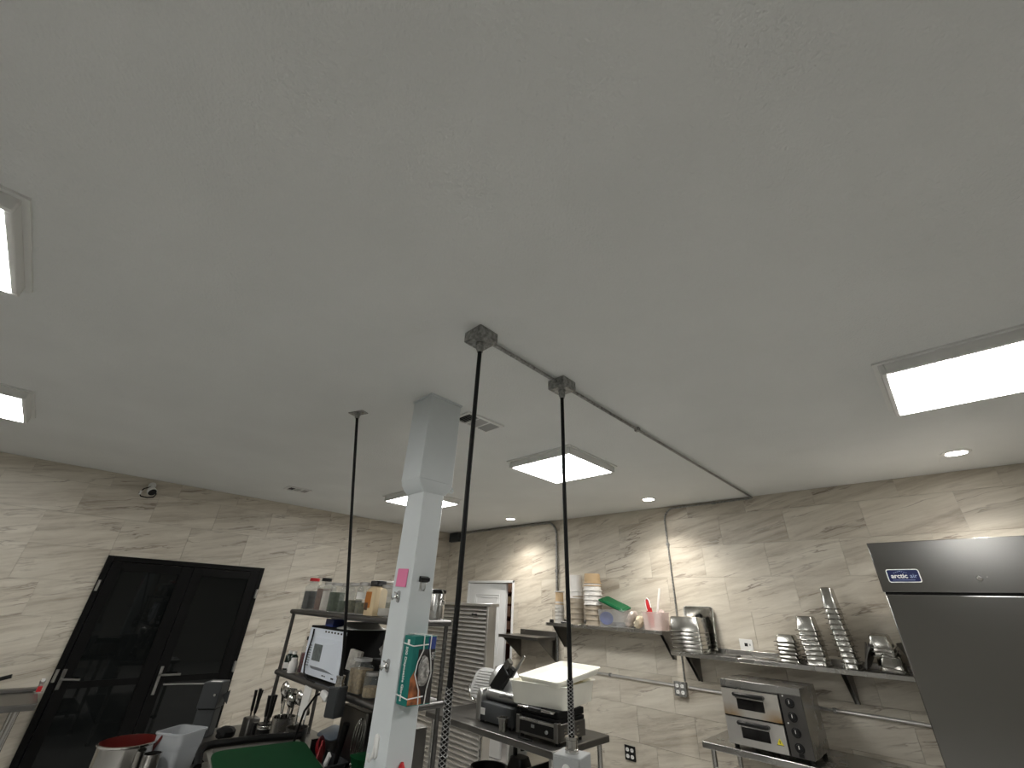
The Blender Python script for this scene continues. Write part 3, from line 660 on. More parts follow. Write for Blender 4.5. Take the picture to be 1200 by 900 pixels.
m.box(bx-0.06, bx+0.05, -0.0446, -0.044, bz-0.026, bz-0.024).build('badge_mountain_mark', mat('pale_blue_print', (0.35, 0.42, 0.6), 0.5), bd)
MB().lathe([(0.0, 0), (0.014, 0), (0.013, 0.004), (0.008, 0.005), (0.008, 0.008), (0, 0.008)], 16, M=T(0.085, -0.040, 2.003) @ RX(90)).build('lock', POLISH, hdp)
MB().cyl((0.118, -0.040, 2.012), (0.118, -0.042, 2.012), 0.003, n=8).build('rivet', POLISH, hdp)

# ------------------------------------------------------------------ oven on its table
def work_table(name, label, x0, x1, y0, y1, z, legs, lip=0.045, leg_r=0.02):
    t = thing(name, label, 'table', ((x0+x1)/2, (y0+y1)/2, 0), group='stainless work tables')
    a, b = (x1-x0)/2, (y1-y0)/2
    MB().box(-a, a, -b, b, z-lip, z).build('table_top', DSTEEL if name != 'oven_table' else STEEL, t, bevel=0.006)
    for sx in (-1, 1):
        for sy in (-1, 1):
            l = MB().cyl((sx*(a-0.06), sy*(b-0.06), 0.03), (sx*(a-0.06), sy*(b-0.06), z-lip), leg_r, n=14).build('leg', STEEL, t)
            MB().lathe([(0.014, 0), (0.024, 0.002), (0.024, 0.02), (leg_r, 0.034)], 12, c=(sx*(a-0.06), sy*(b-0.06), 0)).build('foot', DSTEEL, l)
    if legs: MB().box(-a+0.04, a-0.04, -b+0.04, b-0.04, 0.22, 0.245).build('under_shelf', DSTEEL, t)
    return t
OZ = 0.855
work_table('oven_table', 'stainless table against the back wall carrying the double pizza oven', -1.85, -0.62, 4.19, 4.84, OZ, True)
ov = thing('double_deck_oven', 'double deck stainless countertop oven with heat stained doors', 'oven', (-1.345, 4.20, OZ))
MB().box(-0.285, 0.285, 0.01, 0.46, 0.025, 0.44).build('housing', STEEL, ov, bevel=0.004)
for sx in (-0.25, 0.25):
    for sy in (0.05, 0.42): MB().cyl((sx, sy, 0), (sx, sy, 0.025), 0.018, n=12).build('foot', BLACK, ov)
MB().box(-0.285, 0.285, 0.004, 0.01, 0.392, 0.44).build('top_fascia', STEEL, ov, bevel=0.002)
for q, z0 in enumerate((0.207, 0.028)):
    dz = 0.176
    # door with a window hole, its own local origin at the door centre
    cxx, czz = -0.075, z0+dz/2
    wx0, wx1, wz0, wz1 = -0.098, 0.098, -0.040, 0.030
    m = MB()
    hw_, hh = 0.205, dz/2-0.004
    m.box(-hw_, wx0, -0.014, 0.004, -hh, hh).box(wx1, hw_, -0.014, 0.004, -hh, hh).box(wx0, wx1, -0.014, 0.004, -hh, wz0).box(wx0, wx1, -0.014, 0.004, wz1, hh)
    dd = m.build('oven_door', HEATST if q == 0 else CLEANST, ov, loc=(cxx, 0, czz))
    MB().box(wx0, wx1, -0.006, 0.002, wz0, wz1).build('window', mat('black_oven_glass', (0.005, 0.004, 0.004), 0.08), dd)
    MB().tube([(-0.098, -0.014, 0.055), (-0.098, -0.05, 0.058), (-0.085, -0.055, 0.058), (0.085, -0.055, 0.058), (0.098, -0.05, 0.058), (0.098, -0.014, 0.055)], 0.0145, 8).build('handle', BLACK, dd)
    MB().box(-0.104, 0.104, -0.020, -0.014, 0.032, 0.044).build('handle_shield', POLISH, dd)
MB().box(-0.285, 0.135, 0.000, 0.008, 0.202, 0.207).box(-0.285, 0.135, 0.0, 0.008, 0.383, 0.388).box(0.132, 0.140, -0.002, 0.008, 0.03, 0.39).build('door_gap', MBLACK, ov)
cp = MB().box(0.142, 0.285, -0.003, 0.01, 0.03, 0.392).build('control_panel', mat('dark_control_panel', (0.10, 0.095, 0.09), 0.35, 0.8, noise=0.1), ov)
for zz in (0.345, 0.262, 0.172, 0.085):
    k = MB().lathe([(0.031, 0), (0.031, 0.004), (0.024, 0.006), (0.022, 0.022), (0.0, 0.022)], 18, M=T(0.205, -0.003, zz) @ RX(90)).build('knob', BLACK, cp)
    MB().box(0.203, 0.207, -0.0265, -0.0245, zz-0.003, zz+0.018).build('pointer', PAPER, k)
for zz in (0.222, 0.385-0.002): MB().cyl((0.165, -0.003, zz), (0.165, -0.007, zz), 0.005, n=8).build('indicator_lamp', PAPER, cp)
MB().box(0.19, 0.222, -0.008, -0.003, 0.034, 0.054).build('rocker_switch', BLACK, cp)
st = MB().prism([(-0.022, -0.016), (0.022, -0.016), (0.0, 0.024)], -0.0006, 0).build('warning_sticker', YELLOW, ov, loc=(0.085, -0.0145, 0.098))
MB().prism([(-0.002, -0.008), (0.002, -0.008), (0.003, 0.010), (-0.003, 0.010)], -0.0012, -0.0006).box(-0.024, 0.024, -0.0011, -0.0006, -0.0185, -0.016).build('warning_mark', BLACK, st)

# ------------------------------------------------------------------ steel pans on the lower shelf
SZ = 1.4255
def pan_mesh(w_, d_, h, rim=0.015, r=0.022, tp=0.012):
    """upside-down steam table pan: rim at the bottom, closed on top"""
    a, b, t = 2*rim, 2*rim+2*tp, 0.0018
    m = MB().rloft([(w_-a-t, d_-a-t, 0.004, r-0.004), (w_-0.004, d_-0.004, 0.0, r), (w_, d_, 0.002, r), (w_, d_, 0.0055, r), (w_-a, d_-a, 0.0075, r-0.004),
                    (w_-a-2*tp*0.85, d_-a-2*tp*0.85, h-0.012, r-0.004), (w_-b-0.006, d_-b-0.006, h-0.004, r-0.006), (w_-b-0.02, d_-b-0.02, h, r-0.01)], cap0=False)
    # hollow inside, so that pans nest
    m.rloft([(w_-a-t, d_-a-t, 0.004, r-0.004), (w_-a-2*tp*0.85-t, d_-a-2*tp*0.85-t, h-0.013, r-0.004), (w_-b-0.022, d_-b-0.022, h-0.002, r-0.01)], cap0=False)
    return m
ORD = ['bottom', 'second', 'third', 'fourth', 'fifth', 'sixth', 'seventh', 'eighth', 'ninth', 'tenth', 'eleventh', 'twelfth', 'thirteenth', 'fourteenth']
def ordn(k, n): return 'topmost' if k == n-1 else ('bottom' if k == 0 else ORD[k] + ' from bottom')
def pan_stack(x, y, n, w_, d_, h, step, label, group, lean=(0, 0), top=None, jit=3, name='steam_pan'):
    me = pan_mesh(w_, d_, h).mesh(name, PANM, 32)
    for k in range(n):
        mm = me
        if k == n-1 and top: mm = pan_mesh(w_*top[1], d_*top[1], top[0]).mesh(name, PANM, 32)
        o = bpy.data.objects.new(name, mm); COL.objects.link(o)
        o.location = (x+lean[0]*k/n+random.uniform(-1, 1)*0.003, y+lean[1]*k/n, SZ+k*step)
        o.rotation_euler = (0, 0, R_(random.uniform(-jit, jit)))
        tag(o, label + ', ' + ordn(k, n), 'pan', group)
pan_stack(-2.035, 4.690, 6, 0.330, 0.265, 0.135, 0.0335, 'large half size steel pan in the stack before the leaning cover', 'half size pans on the lower shelf', jit=1.2)
pan_stack(-1.185, 4.690, 6, 0.178, 0.190, 0.06, 0.029, 'small upturned steel pan in the short stack', 'pans in the short stack')
pan_stack(-0.985, 4.690, 8, 0.172, 0.190, 0.09, 0.0345, 'upturned steel pan in the medium stack', 'pans in the medium stack', lean=(-0.02, 0), top=(0.11, 1.0), jit=4)
pan_stack(-0.760, 4.690, 12, 0.130, 0.190, 0.10, 0.0375, 'narrow upturned steel pan in the tallest stack', 'pans in the tall stack', lean=(-0.034, 0), top=(0.16, 1.0), jit=4)
# tumbled heap of pans leaning by the refrigerator
tm = pan_mesh(0.165, 0.190, 0.085).mesh('steam_pan', PANM, 32)
for k, (z, rx, ry, rz, dx) in enumerate(((0.012, 4, 3, 2, 0.0), (0.050, 16, 8, 8, -0.004), (0.108, 6, 2, -2, -0.018), (0.135, 5, 2, 1, -0.022), (0.163, 6, 1, -3, -0.026))):
    o = bpy.data.objects.new('steam_pan', tm); COL.objects.link(o)
    o.location = (-0.510+dx, 4.675, SZ+z); o.rotation_euler = (R_(rx), R_(ry), R_(rz))
    tag(o, 'steel pan in the crooked heap beside the refrigerator, ' + ordn(k, 5), 'pan', 'pans in the crooked heap')
tl = MB().rloft([(0.18, 0.20, 0, 0.02), (0.18, 0.20, 0.003, 0.02), (0.15, 0.175, 0.006, 0.014)]).mesh('pan_cover', DSTEEL, 32)
for k in range(6):
    o = bpy.data.objects.new('pan_cover', tl); COL.objects.link(o)
    o.location = (-0.400+0.012*k, 4.765, SZ+0.115); o.rotation_euler = (R_(4*k-8), R_(62+3*k), R_(8))
    tag(o, 'dark pan lid on edge, ' + ['first', 'second', 'third', 'fourth', 'fifth', 'sixth'][k] + ' from the crooked heap towards the refrigerator', 'lid', 'pan lids on edge')
for k in range(4):
    o = bpy.data.objects.new('pan_cover', tl); COL.objects.link(o)
    o.location = (-0.655+0.010*k, 4.665, SZ+0.10); o.rotation_euler = (R_(5*k-10), R_(106+4*k), 0)
    tag(o, 'dark pan lid on edge, ' + ['first', 'second', 'third', 'fourth'][k] + ' from the tallest pan stack', 'lid', 'pan lids by the tall stack')
ld = thing('leaning_pan_cover', 'large flat steel pan cover leaning on the wall behind the half size pans', 'pan cover', (-1.985, 4.835, SZ+0.001), 0)
MB().rloft([(0.305, 0.40, 0, 0.03), (0.305, 0.40, 0.012, 0.03), (0.275, 0.37, 0.012, 0.022), (0.262, 0.357, 0.006, 0.02)], M=T(0, 0, 0.20) @ RX(84)).build('sheet', PANM, ld, ang=50)
MB().lathe([(0.0, 0), (0.026, 0), (0.026, 0.003), (0, 0.003)], 18, M=T(0.0, -0.022, 0.30) @ RX(84)).build('grip_recess', BLACK, ld)
fo = MB().box(-0.06, 0.06, -0.05, 0.05, 0, 0.004, M=RZ(10)).add([(-0.05, -0.03, 0.004), (0.03, -0.04, 0.012), (0.06, 0.02, 0.005), (-0.03, 0.04, 0.016)], [(0, 1, 2, 3), (3, 2, 1, 0)]).build('crumpled_foil', POLISH, loc=(-1.36, 4.66, SZ))
tag(fo, 'scrap of bright foil lying on the lower shelf by the short pan stack', 'foil')
fo = MB().rloft([(0.19, 0.10, 0, 0.01), (0.19, 0.10, 0.012, 0.01)], M=RZ(-3)).build('dark_tray', DSTEEL, loc=(-1.70, 4.69, SZ))
tag(fo, 'low dark tray lying on the lower shelf beside the half size pans', 'tray')

# ------------------------------------------------------------------ tubs and bins on the upper shelf
UZ = 1.5905
def tub_mesh(r, h, m):
    return MB().lathe([(0.001, h-0.002), (r*0.82, h-0.002), (r*0.87, h*0.35), (r*0.90, 0.002), (r*0.98, 0), (r, 0.002), (r, 0.009), (r*0.91, 0.013), (r*0.885, h*0.35), (r*0.86, h-0.006), (r*0.83, h), (0.001, h)], 20).mesh('deli_tub', m, 40)
def tub_stack(x, y, spec, r, label, group):
    z = UZ
    for (m, n, h, step, rr) in spec:
        me = tub_mesh(r*rr, h, m)
        for k in range(n):
            o = bpy.data.objects.new('deli_tub', me); COL.objects.link(o)
            o.location = (x+random.uniform(-1, 1)*0.003, y, z+k*step); tag(o, label[m.name] + (', ' + ordn(k, n) + ' of them' if n > 1 else ''), 'tub', group)
        z += n*step
        zl = z - step + h
    return zl
SMILK = mat('frosted_deli_plastic', (0.62, 0.60, 0.56), 0.35, alpha=0.8, noise=0.04)
STAN = mat('frosted_tan_deli_plastic', (0.42, 0.36, 0.28), 0.35, alpha=0.9, noise=0.06)
tub_stack(-3.672, 4.68, [(SMILK, 5, 0.075, 0.040, 1.0), (KRAFT, 1, 0.14, 0.02, 0.92)], 0.062,
          {SMILK.name: 'frosted white cup in the short narrow stack at the conduit', KRAFT.name: 'tan cup topping the short narrow stack at the conduit'}, 'narrow cup stack')
o = MB().lathe([(0.001, 0), (0.064, 0), (0.066, 0.004), (0.066, 0.012), (0.001, 0.014)], 20).build('round_lid', TUBW, loc=(-3.672, 4.68, UZ+0.202+0.138)); tag(o, 'white round lid on top of the short narrow cup stack', 'lid')
tub_stack(-3.405, 4.68, [(STAN, 5, 0.085, 0.055, 1.0), (TUBW, 2, 0.19, 0.07, 0.95)], 0.094,
          {STAN.name: 'frosted tan tub low in the middle tub stack', TUBW.name: 'tall white upturned tub on the middle tub stack'}, 'middle tub stack')
tub_stack(-3.160, 4.68, [(STAN, 4, 0.085, 0.052, 0.93), (TUBW, 4, 0.10, 0.050, 1.0), (KRAFT, 2, 0.11, 0.03, 0.95)], 0.115,
          {STAN.name: 'frosted tan tub low in the tallest tub stack', TUBW.name: 'white tub halfway up the tallest tub stack', KRAFT.name: 'kraft tan tub topping the tallest tub stack'}, 'tallest tub stack')
def bin_mesh(w_, d_, h, th=0.003, r=0.02, rim=0.008, tp=0.9):
    a = [(w_*tp, d_*tp, 0, r), (w_, d_, h-0.008, r), (w_+rim*2, d_+rim*2, h-0.006, r+0.004), (w_+rim*2, d_+rim*2, h, r+0.004), (w_-th*2, d_-th*2, h, r-0.002), (w_*tp-th*2, d_*tp-th*2, th, r-0.002)]
    return MB().rloft(a, cap0=True, cap1=True)
cb = thing('clear_storage_bin', 'frosted clear bin with a blue oval scoop inside on the upper shelf', 'bin', (-2.885, 4.69, UZ))
bin_mesh(0.32, 0.22, 0.17).build('bin_shell', BINP, cb, ang=40)
bs = MB().lathe([(0.001, -0.03), (0.045, -0.02), (0.062, 0.0), (0.066, 0.006), (0.060, 0.006), (0.04, -0.012), (0.001, -0.02)], 20, M=T(-2.950, 4.625, UZ+0.083) @ RX(90) @ Matrix.Diagonal((1.35, 1.0, 1, 1)), cap0=False, cap1=False).build('blue_scoop', BLUE)
tag(bs, 'blue oval scoop against the wall of the frosted clear bin', 'scoop')
gld = MB().rloft([(0.33, 0.19, 0, 0.02), (0.33, 0.19, 0.014, 0.02), (0.30, 0.165, 0.014, 0.015), (0.28, 0.145, 0.026, 0.015)], M=RY(20) @ RX(14)).build('green_cover', GREEN, loc=(-2.885, 4.70, UZ+0.222), ang=40); tag(gld, 'green plastic lid tilted on top of the frosted clear bin', 'lid')
def blob_bag(name, loc, size, m, label, seed, rot=(0, 0, 0), cat='bag'):
    rnd = random.Random(seed); vs_ = []; fs_ = []; nu, nv = 14, 8
    for j in range(nv+1):
        ph = -PI/2+PI*j/nv
        for i in range(nu):
            t = 2*PI*i/nu; k = 1+rnd.uniform(-0.16, 0.16)
            c = math.copysign(abs(math.cos(ph))**0.6, math.cos(ph))
            vs_.append((size[0]*c*math.cos(t)*k, size[1]*c*math.sin(t)*k, size[2]*(math.sin(ph)*(1+rnd.uniform(-0.1, 0.05)*(j > 2)))))
    for j in range(nv):
        for i in range(nu):
            fs_.append((j*nu+i, j*nu+(i+1) % nu, (j+1)*nu+(i+1) % nu, (j+1)*nu+i))
    o = MB().add(vs_, fs_).build(name, m, loc=loc, rot=rot, ang=28); tag(o, label, cat); return o
BAGP = mat('pinkish_bag_film', (0.52, 0.46, 0.42), 0.35, noise=0.2, nscale=25)
BAGC = mat('cream_bag', (0.58, 0.51, 0.38), 0.45, noise=0.2, nscale=30)
blob_bag('plastic_bag', (-2.668, 4.68, UZ+0.088), (0.036, 0.085, 0.090), BAGP, 'crumpled greyish plastic bag leaning beside the frosted clear bin', 3, (0, R_(32), 0))
blob_bag('plastic_bag', (-2.570, 4.66, UZ+0.062), (0.040, 0.07, 0.065), BAGC, 'crumpled cream bag between the grey bag and pinkish bin', 4, (0, R_(28), 0))
pb = thing('pinkish_bin', 'clear pinkish bin holding a red scoop on the upper shelf', 'bin', (-2.385, 4.69, UZ))
bin_mesh(0.22, 0.20, 0.165).build('bin_shell', PINKY, pb, ang=40)
rs_ = thing('red_scoop', 'red scoop with white edge standing in the pinkish bin', 'scoop', (-2.415, 4.66, UZ+0.004))
MB().rloft([(0.05, 0.02, 0.02, 0.009), (0.065, 0.03, 0.10, 0.012), (0.062, 0.028, 0.20, 0.012), (0.04, 0.02, 0.275, 0.009), (0.015, 0.01, 0.288, 0.004)], M=RY(-7)).build('scoop_body', RED, rs_, ang=50)
MB().tube([(-0.038, -0.012, 0.17), (-0.052, -0.01, 0.23), (-0.052, -0.01, 0.275), (-0.030, -0.01, 0.292), (-0.008, -0.01, 0.27), (0.008, -0.012, 0.2)], 0.006, 6).build('white_edge', TUBW, rs_, ang=60)
sp = MB().rloft([(0.025, 0.012, 0, 0.005), (0.024, 0.011, 0.40, 0.005)], M=RY(13)).build('spatula_handle', TUBW, loc=(-2.405, 4.71, UZ+0.004)); tag(sp, 'white utensil handle sticking out behind the red scoop', 'utensil')
blob_bag('plastic_bag', (-2.338, 4.73, UZ+0.100), (0.050, 0.045, 0.092), mat('thin_clear_film', (0.66, 0.55, 0.52), 0.25, alpha=0.55, noise=0.15, nscale=30), 'thin clear bag stuffed in the pinkish bin', 9)
ps = MB().rloft([(0.05, 0.03, 0, 0.008), (0.05, 0.03, 0.03, 0.008), (0.03, 0.02, 0.036, 0.005)]).build('small_black_adapter', BLACK, loc=(-3.735, 4.60, UZ)); tag(ps, 'small black adapter on the left end of the upper shelf', 'adapter')
mk = MB().cyl((-0.05, 0, 0.011), (0.02, 0, 0.011), 0.010, n=10).cyl((-0.075, 0, 0.011), (-0.05, 0, 0.011), 0.011, n=10).build('marker_pen', BLACK, loc=(-3.49, 4.575, UZ)); tag(mk, 'black marker pen lying on the upper shelf edge', 'pen')

# ------------------------------------------------------------------ ridged aluminium cabinet before the white door
rc = thing('ridged_rack', 'tall slim aluminium rack with close horizontal ridges in front of the white door', 'rack', (-4.55, 3.76, 0))
ra, rb_ = -0.72, 0.555
MB().box(ra+0.03, rb_-0.03, 0.035, 0.12, 0.10, 1.735).build('body', DSTEEL, rc)
MB().box(ra-0.01, rb_+0.035, -0.02, 0.135, 1.735, 1.765).build('top_flange', ALU, rc, bevel=0.005)
for a_, b_ in ((rb_-0.035, rb_), (ra, ra+0.035)): MB().box(a_, b_, -0.004, 0.125, 0.10, 1.735).build('corner_post', ALU, rc, bevel=0.003)
rx0, rx1 = ra+0.035, rb_-0.035
rib = MB().add([(rx0, 0.035, 0.0), (rx1, 0.035, 0.0), (rx1, 0.0, 0.003), (rx0, 0.0, 0.003), (rx0, 0.0, 0.009), (rx1, 0.0, 0.009), (rx1, 0.030, 0.038), (rx0, 0.030, 0.038), (rx0, 0.035, 0.038), (rx1, 0.035, 0.038)],
               [(0, 1, 2, 3), (3, 2, 5, 4), (4, 5, 6, 7), (7, 6, 9, 8), (0, 3, 4, 7, 8), (1, 9, 6, 5, 2), (0, 8, 9, 1)]).mesh('ridge', ALU)
for k in range(37):
    o = bpy.data.objects.new('ridge', rib); COL.objects.link(o); o.parent = rc; o.location = (0, 0, 0.115+k*0.0435)
MB().box(0.27, 0.35, -0.010, 0.01, 1.635, 1.65).cyl((0.28, -0.012, 1.642), (0.28, 0.0, 1.642), 0.012, n=10).cyl((0.34, -0.012, 1.642), (0.34, 0.0, 1.642), 0.012, n=10).build('latch', BLACK, rc)
for sx in (ra+0.08, rb_-0.08): MB().cyl((sx-0.014, 0.07, 0.05), (sx+0.014, 0.07, 0.05), 0.05, n=14).build('caster', BLACK, rc)

# ------------------------------------------------------------------ slicer table
GZ = 0.872
work_table('slicer_table', 'dark stainless island table carrying the meat slicer and panini grill', -3.85, -2.35, 2.90, 3.62, GZ, True)
# panini grill
gr = thing('panini_grill', 'black and steel contact grill under the white dough bins', 'grill', (-2.590, 3.185, GZ), R_(2))
MB().box(-0.20, 0.20, -0.19, 0.17, 0.022, 0.125).build('base_housing', DSTEEL, gr, bevel=0.006)
fp = MB().box(-0.165, 0.165, -0.194, -0.19, 0.040, 0.108).build('front_panel', BLACK, gr)
MB().lathe([(0.0, 0), (0.012, 0), (0.010, 0.012), (0, 0.012)], 14, M=T(0.10, -0.194, 0.070) @ RX(90)).build('dial', LGREY, fp)
MB().box(-0.05, -0.018, -0.1955, -0.194, 0.075, 0.095).build('panel_marking', LGREY, fp)
MB().box(-0.165, 0.165, -0.198, -0.188, 0.110, 0.122).build('front_trim', STEEL, gr)
for sx in (-1, 1):
    MB().box(sx*0.182-0.018, sx*0.182+0.018, -0.198, -0.15, 0.022, 0.135).build('corner_post', DSTEEL, gr, bevel=0.003)
    for sy in (-0.15, 0.13): MB().cyl((sx*0.17, sy, 0), (sx*0.17, sy, 0.022), 0.016, n=10).build('foot', BLACK, gr)
for k in range(3):
    for yy in (-0.10, -0.02, 0.06): MB().box(0.200, 0.2015, yy-0.014, yy+0.014, 0.045+0.022*k, 0.052+0.022*k).build('vent_slot', POLISH, gr)
MB().box(-0.19, 0.19, -0.17, 0.17, 0.125, 0.15).build('lower_plate', MBLACK, gr, bevel=0.004)
MB().box(-0.19, 0.19, -0.17, 0.17, 0.154, 0.200).build('upper_plate', MBLACK, gr, bevel=0.008)
MB().tube([(-0.16, -0.15, 0.18), (-0.165, -0.215, 0.195), (-0.15, -0.222, 0.197), (0.15, -0.222, 0.197), (0.165, -0.215, 0.195), (0.16, -0.15, 0.18)], 0.009, 8).build('handle_bar', POLISH, gr)
MB().tube([(-0.05, -0.222, 0.197), (0.07, -0.222, 0.197)], 0.014, 10).build('handle_grip', BLACK, gr)
cbk = MB().tube([(0.0, 0, 0.006), (0.03, -0.03, 0.006), (0.10, -0.035, 0.006), (0.16, -0.02, 0.006)], 0.006, 8).build('grill_cord', RUBBER, loc=(-2.76, 2.985, GZ), ang=80); tag(cbk, 'short black cord lying before the contact grill', 'cord')
# dough bins on the grill
BZ = GZ+0.201
db = thing('dough_bin', 'deep white dough bin resting on the contact grill', 'bin', (-2.665, 3.300, BZ), R_(13))
bin_mesh(0.505, 0.585, 0.150, th=0.005, r=0.035, rim=0.012, tp=0.93).build('bin_shell', DOUGH, db, ang=40)
MB().rloft([(0.42, 0.46, 0.006, 0.04), (0.40, 0.44, 0.135, 0.06), (0.3, 0.3, 0.158, 0.06)]).build('dough', mat('pale_yellow_dough', (0.66, 0.58, 0.32), 0.6, noise=0.1), db, ang=60)
lt = thing('dough_tray', 'shallow white tray tilted on top of the deep dough bin', 'tray', (-2.59, 3.300, BZ+0.170), R_(-2))
LT = RX(7.5)
MB().rloft([(0.40, 0.53, 0.0, 0.03), (0.425, 0.555, 0.034, 0.035), (0.45, 0.58, 0.036, 0.04), (0.45, 0.58, 0.046, 0.04), (0.42, 0.55, 0.046, 0.032), (0.395, 0.525, 0.012, 0.03)], M=LT).build('tray_shell', DOUGH, lt, ang=40)
# small steel cup
sc_ = MB().rloft([(0.048, 0.048, 0, 0.01), (0.064, 0.064, 0.085, 0.01), (0.088, 0.088, 0.086, 0.012), (0.088, 0.088, 0.091, 0.012), (0.058, 0.058, 0.091, 0.01), (0.044, 0.044, 0.006, 0.01)], M=RZ(15)).build('steel_pan_cup', PANM, loc=(-2.925, 2.985, GZ)); tag(sc_, 'small square steel cup between the slicer and grill', 'cup')
# meat slicer
sl = thing('meat_slicer', 'metal deli meat slicer with grooved carriage plate and black arm', 'slicer', (-3.10, 3.17, GZ), R_(0))
CASTM = mat('cast_aluminium', (0.42, 0.42, 0.41), 0.3, 0.9, noise=0.08)
MB().rloft([(0.40, 0.26, 0.018, 0.03), (0.40, 0.26, 0.135, 0.03), (0.38, 0.24, 0.145, 0.03)], M=T(0.02, 0, 0)).build('base_housing', GREYP, sl, ang=50)
MB().rloft([(0.055, 0.28, 0.0, 0.012), (0.06, 0.28, 0.16, 0.018), (0.058, 0.27, 0.195, 0.02), (0.03, 0.24, 0.215, 0.014)], M=T(-0.185, 0, 0.012)).build('end_casting', CASTM, sl, ang=50)
MB().tube([(-0.20, -0.03, 0.185), (0.0, -0.03, 0.185), (0.22, -0.03, 0.185)], 0.045, 14).build('top_casting', CASTM, sl, ang=50)
MB().box(-0.155, -0.105, -0.134, -0.13, 0.055, 0.10).build('white_sticker', PAPER, sl)
for sx in (-0.16, 0.19):
    for sy in (-0.1, 0.1): MB().cyl((sx, sy, 0), (sx, sy, 0.02), 0.02, n=10).build('foot', BLACK, sl)
MB().lathe([(0.0, 0), (0.032, 0), (0.036, 0.012), (0.030, 0.03), (0.0, 0.034)], 16, M=T(-0.215, -0.05, 0.155) @ RY(-90)).build('thickness_knob', BLACK, sl)
cp_ = MB().rloft([(0.24, 0.26, 0, 0.09), (0.24, 0.26, 0.008, 0.09)], M=T(-0.335, 0.05, 0.235) @ RZ(12) @ RX(58)).build('carriage_plate', mat('pale_carriage_metal', (0.55, 0.55, 0.54), 0.35, 0.8, noise=0.05), sl, ang=50)
for k in range(9): MB().box(-0.09, 0.09, -0.10+0.024*k, -0.094+0.024*k, 0.008, 0.012).build('groove_ridge', CASTM, cp_).matrix_local = T(-0.335, 0.05, 0.235) @ RZ(12) @ RX(58)
MB().tube([(-0.45, -0.02, 0.22), (-0.42, -0.03, 0.14), (-0.36, -0.04, 0.11), (-0.26, -0.04, 0.115), (-0.20, -0.03, 0.13)], 0.006, 8).build('guard_wire', POLISH, sl, ang=80)
MB().lathe([(0.0, 0), (0.14, 0.0), (0.145, 0.006), (0.13, 0.016), (0.0, 0.024)], 32, M=T(-0.12, 0.10, 0.27) @ RZ(20) @ RX(62)).build('blade_cover', CASTM, sl, ang=40)
AM = T(-0.055, -0.01, 0.285) @ RY(42)
MB().box(-0.055, 0.055, -0.03, 0.03, -0.10, 0.13, M=AM).build('black_arm', BLACK, sl, bevel=0.008)
MB().rloft([(0.06, 0.05, 0.13, 0.012), (0.065, 0.055, 0.15, 0.014), (0.05, 0.045, 0.20, 0.012)], M=AM @ T(-0.022, 0, 0)).build('arm_head', DSTEEL, sl, ang=50)
MB().cyl((0.04, 0, 0.13), (0.04, 0, 0.185), 0.022, n=14, M=AM).build('grip_knob', BLACK, sl)
MB().box(-0.012, 0.012, -0.006, 0.006, -0.10, 0.13, M=T(0.12, 0.02, 0.40) @ RY(42)).build('pusher_bar', CASTM, sl, bevel=0.003)
MB().tube([(0.02, -0.08, 0.20), (0.10, -0.09, 0.215), (0.16, -0.08, 0.21)], 0.014, 8).build('pull_handle', CASTM, sl, ang=60)
# on the under shelf of the island table
kb = thing('black_bucket', 'round black bucket under the slicer table', 'bucket', (-3.10, 3.02, 0.246))
MB().lathe([(0.11, 0), (0.14, 0.36), (0.15, 0.362), (0.15, 0.375), (0.133, 0.375), (0.105, 0.01), (0.001, 0.01)], 24, cap1=False).build('bucket_shell', BLACK, kb)
fr_ = thing('black_machine', 'black hooked machine standing under the slicer table', 'appliance', (-2.88, 3.14, 0.246))
MB().rloft([(0.16, 0.16, 0, 0.03), (0.16, 0.15, 0.40, 0.03), (0.12, 0.12, 0.46, 0.03)]).build('body', BLACK, fr_, ang=50)
MB().tube([(-0.05, 0, 0.45), (-0.05, 0, 0.53), (-0.02, 0, 0.56), (0.02, 0, 0.54), (0.03, 0, 0.50)], 0.018, 8).build('hook_spout', BLACK, fr_, ang=60)
wp = MB().box(-0.10, 0.10, -0.012, 0.012, 0, 0.46).build('white_cutting_board', WHITE, loc=(-3.18, 3.40, 0.246), rot=(R_(-6), 0, 0), bevel=0.006); tag(wp, 'white cutting board standing under the slicer table', 'cutting board')
sb = thing('steel_bin', 'dull steel bin under the slicer table near the hanging outlet', 'bin', (-2.58, 3.14, 0.246))
bin_mesh(0.22, 0.30, 0.45, r=0.02).build('bin_shell', DSTEEL, sb, ang=40)

# ------------------------------------------------------------------ spice shelf unit (over-shelf on a work table)
WZ = 0.88
work_table('prep_table', 'stainless prep table under the spice shelf', -4.20, -2.15, 1.10, 1.82, WZ, True)
work_table('front_prep_table', 'stainless prep table in front of the spice shelf', -3.45, -2.25, 0.36, 1.08, WZ, True)
sx0, sx1, sy0, sy1 = -3.695, -2.20, 1.42, 1.76
STZ, SMZ = 1.664, 1.283
sh = thing('spice_shelf', 'dark steel two tier over-shelf crowded with spice jars', 'shelf', (sx0, sy0, WZ))
shw, shd = sx1-sx0, sy1-sy0
DKST = mat('dark_bronze_steel', (0.12, 0.115, 0.11), 0.36, 0.85, noise=0.15, nscale=10)
for z in (STZ, SMZ):
    zz = z-WZ
    tier = MB().box(0, shw, 0, shd, zz-0.012, zz-0.003).build('shelf_tier', DKST, sh)
    MB().tube([(0, 0, zz-0.017), (shw, 0, zz-0.017)], 0.0165, 12).build('front_bar', DKST, tier)
    MB().tube([(0, shd, zz-0.017), (shw, shd, zz-0.017)], 0.0165, 12).build('back_bar', DKST, tier)
    MB().tube([(0, 0, zz-0.017), (0, shd, zz-0.017)], 0.0165, 12).tube([(shw, 0, zz-0.017), (shw, shd, zz-0.017)], 0.0165, 12).build('end_bar', DKST, tier)
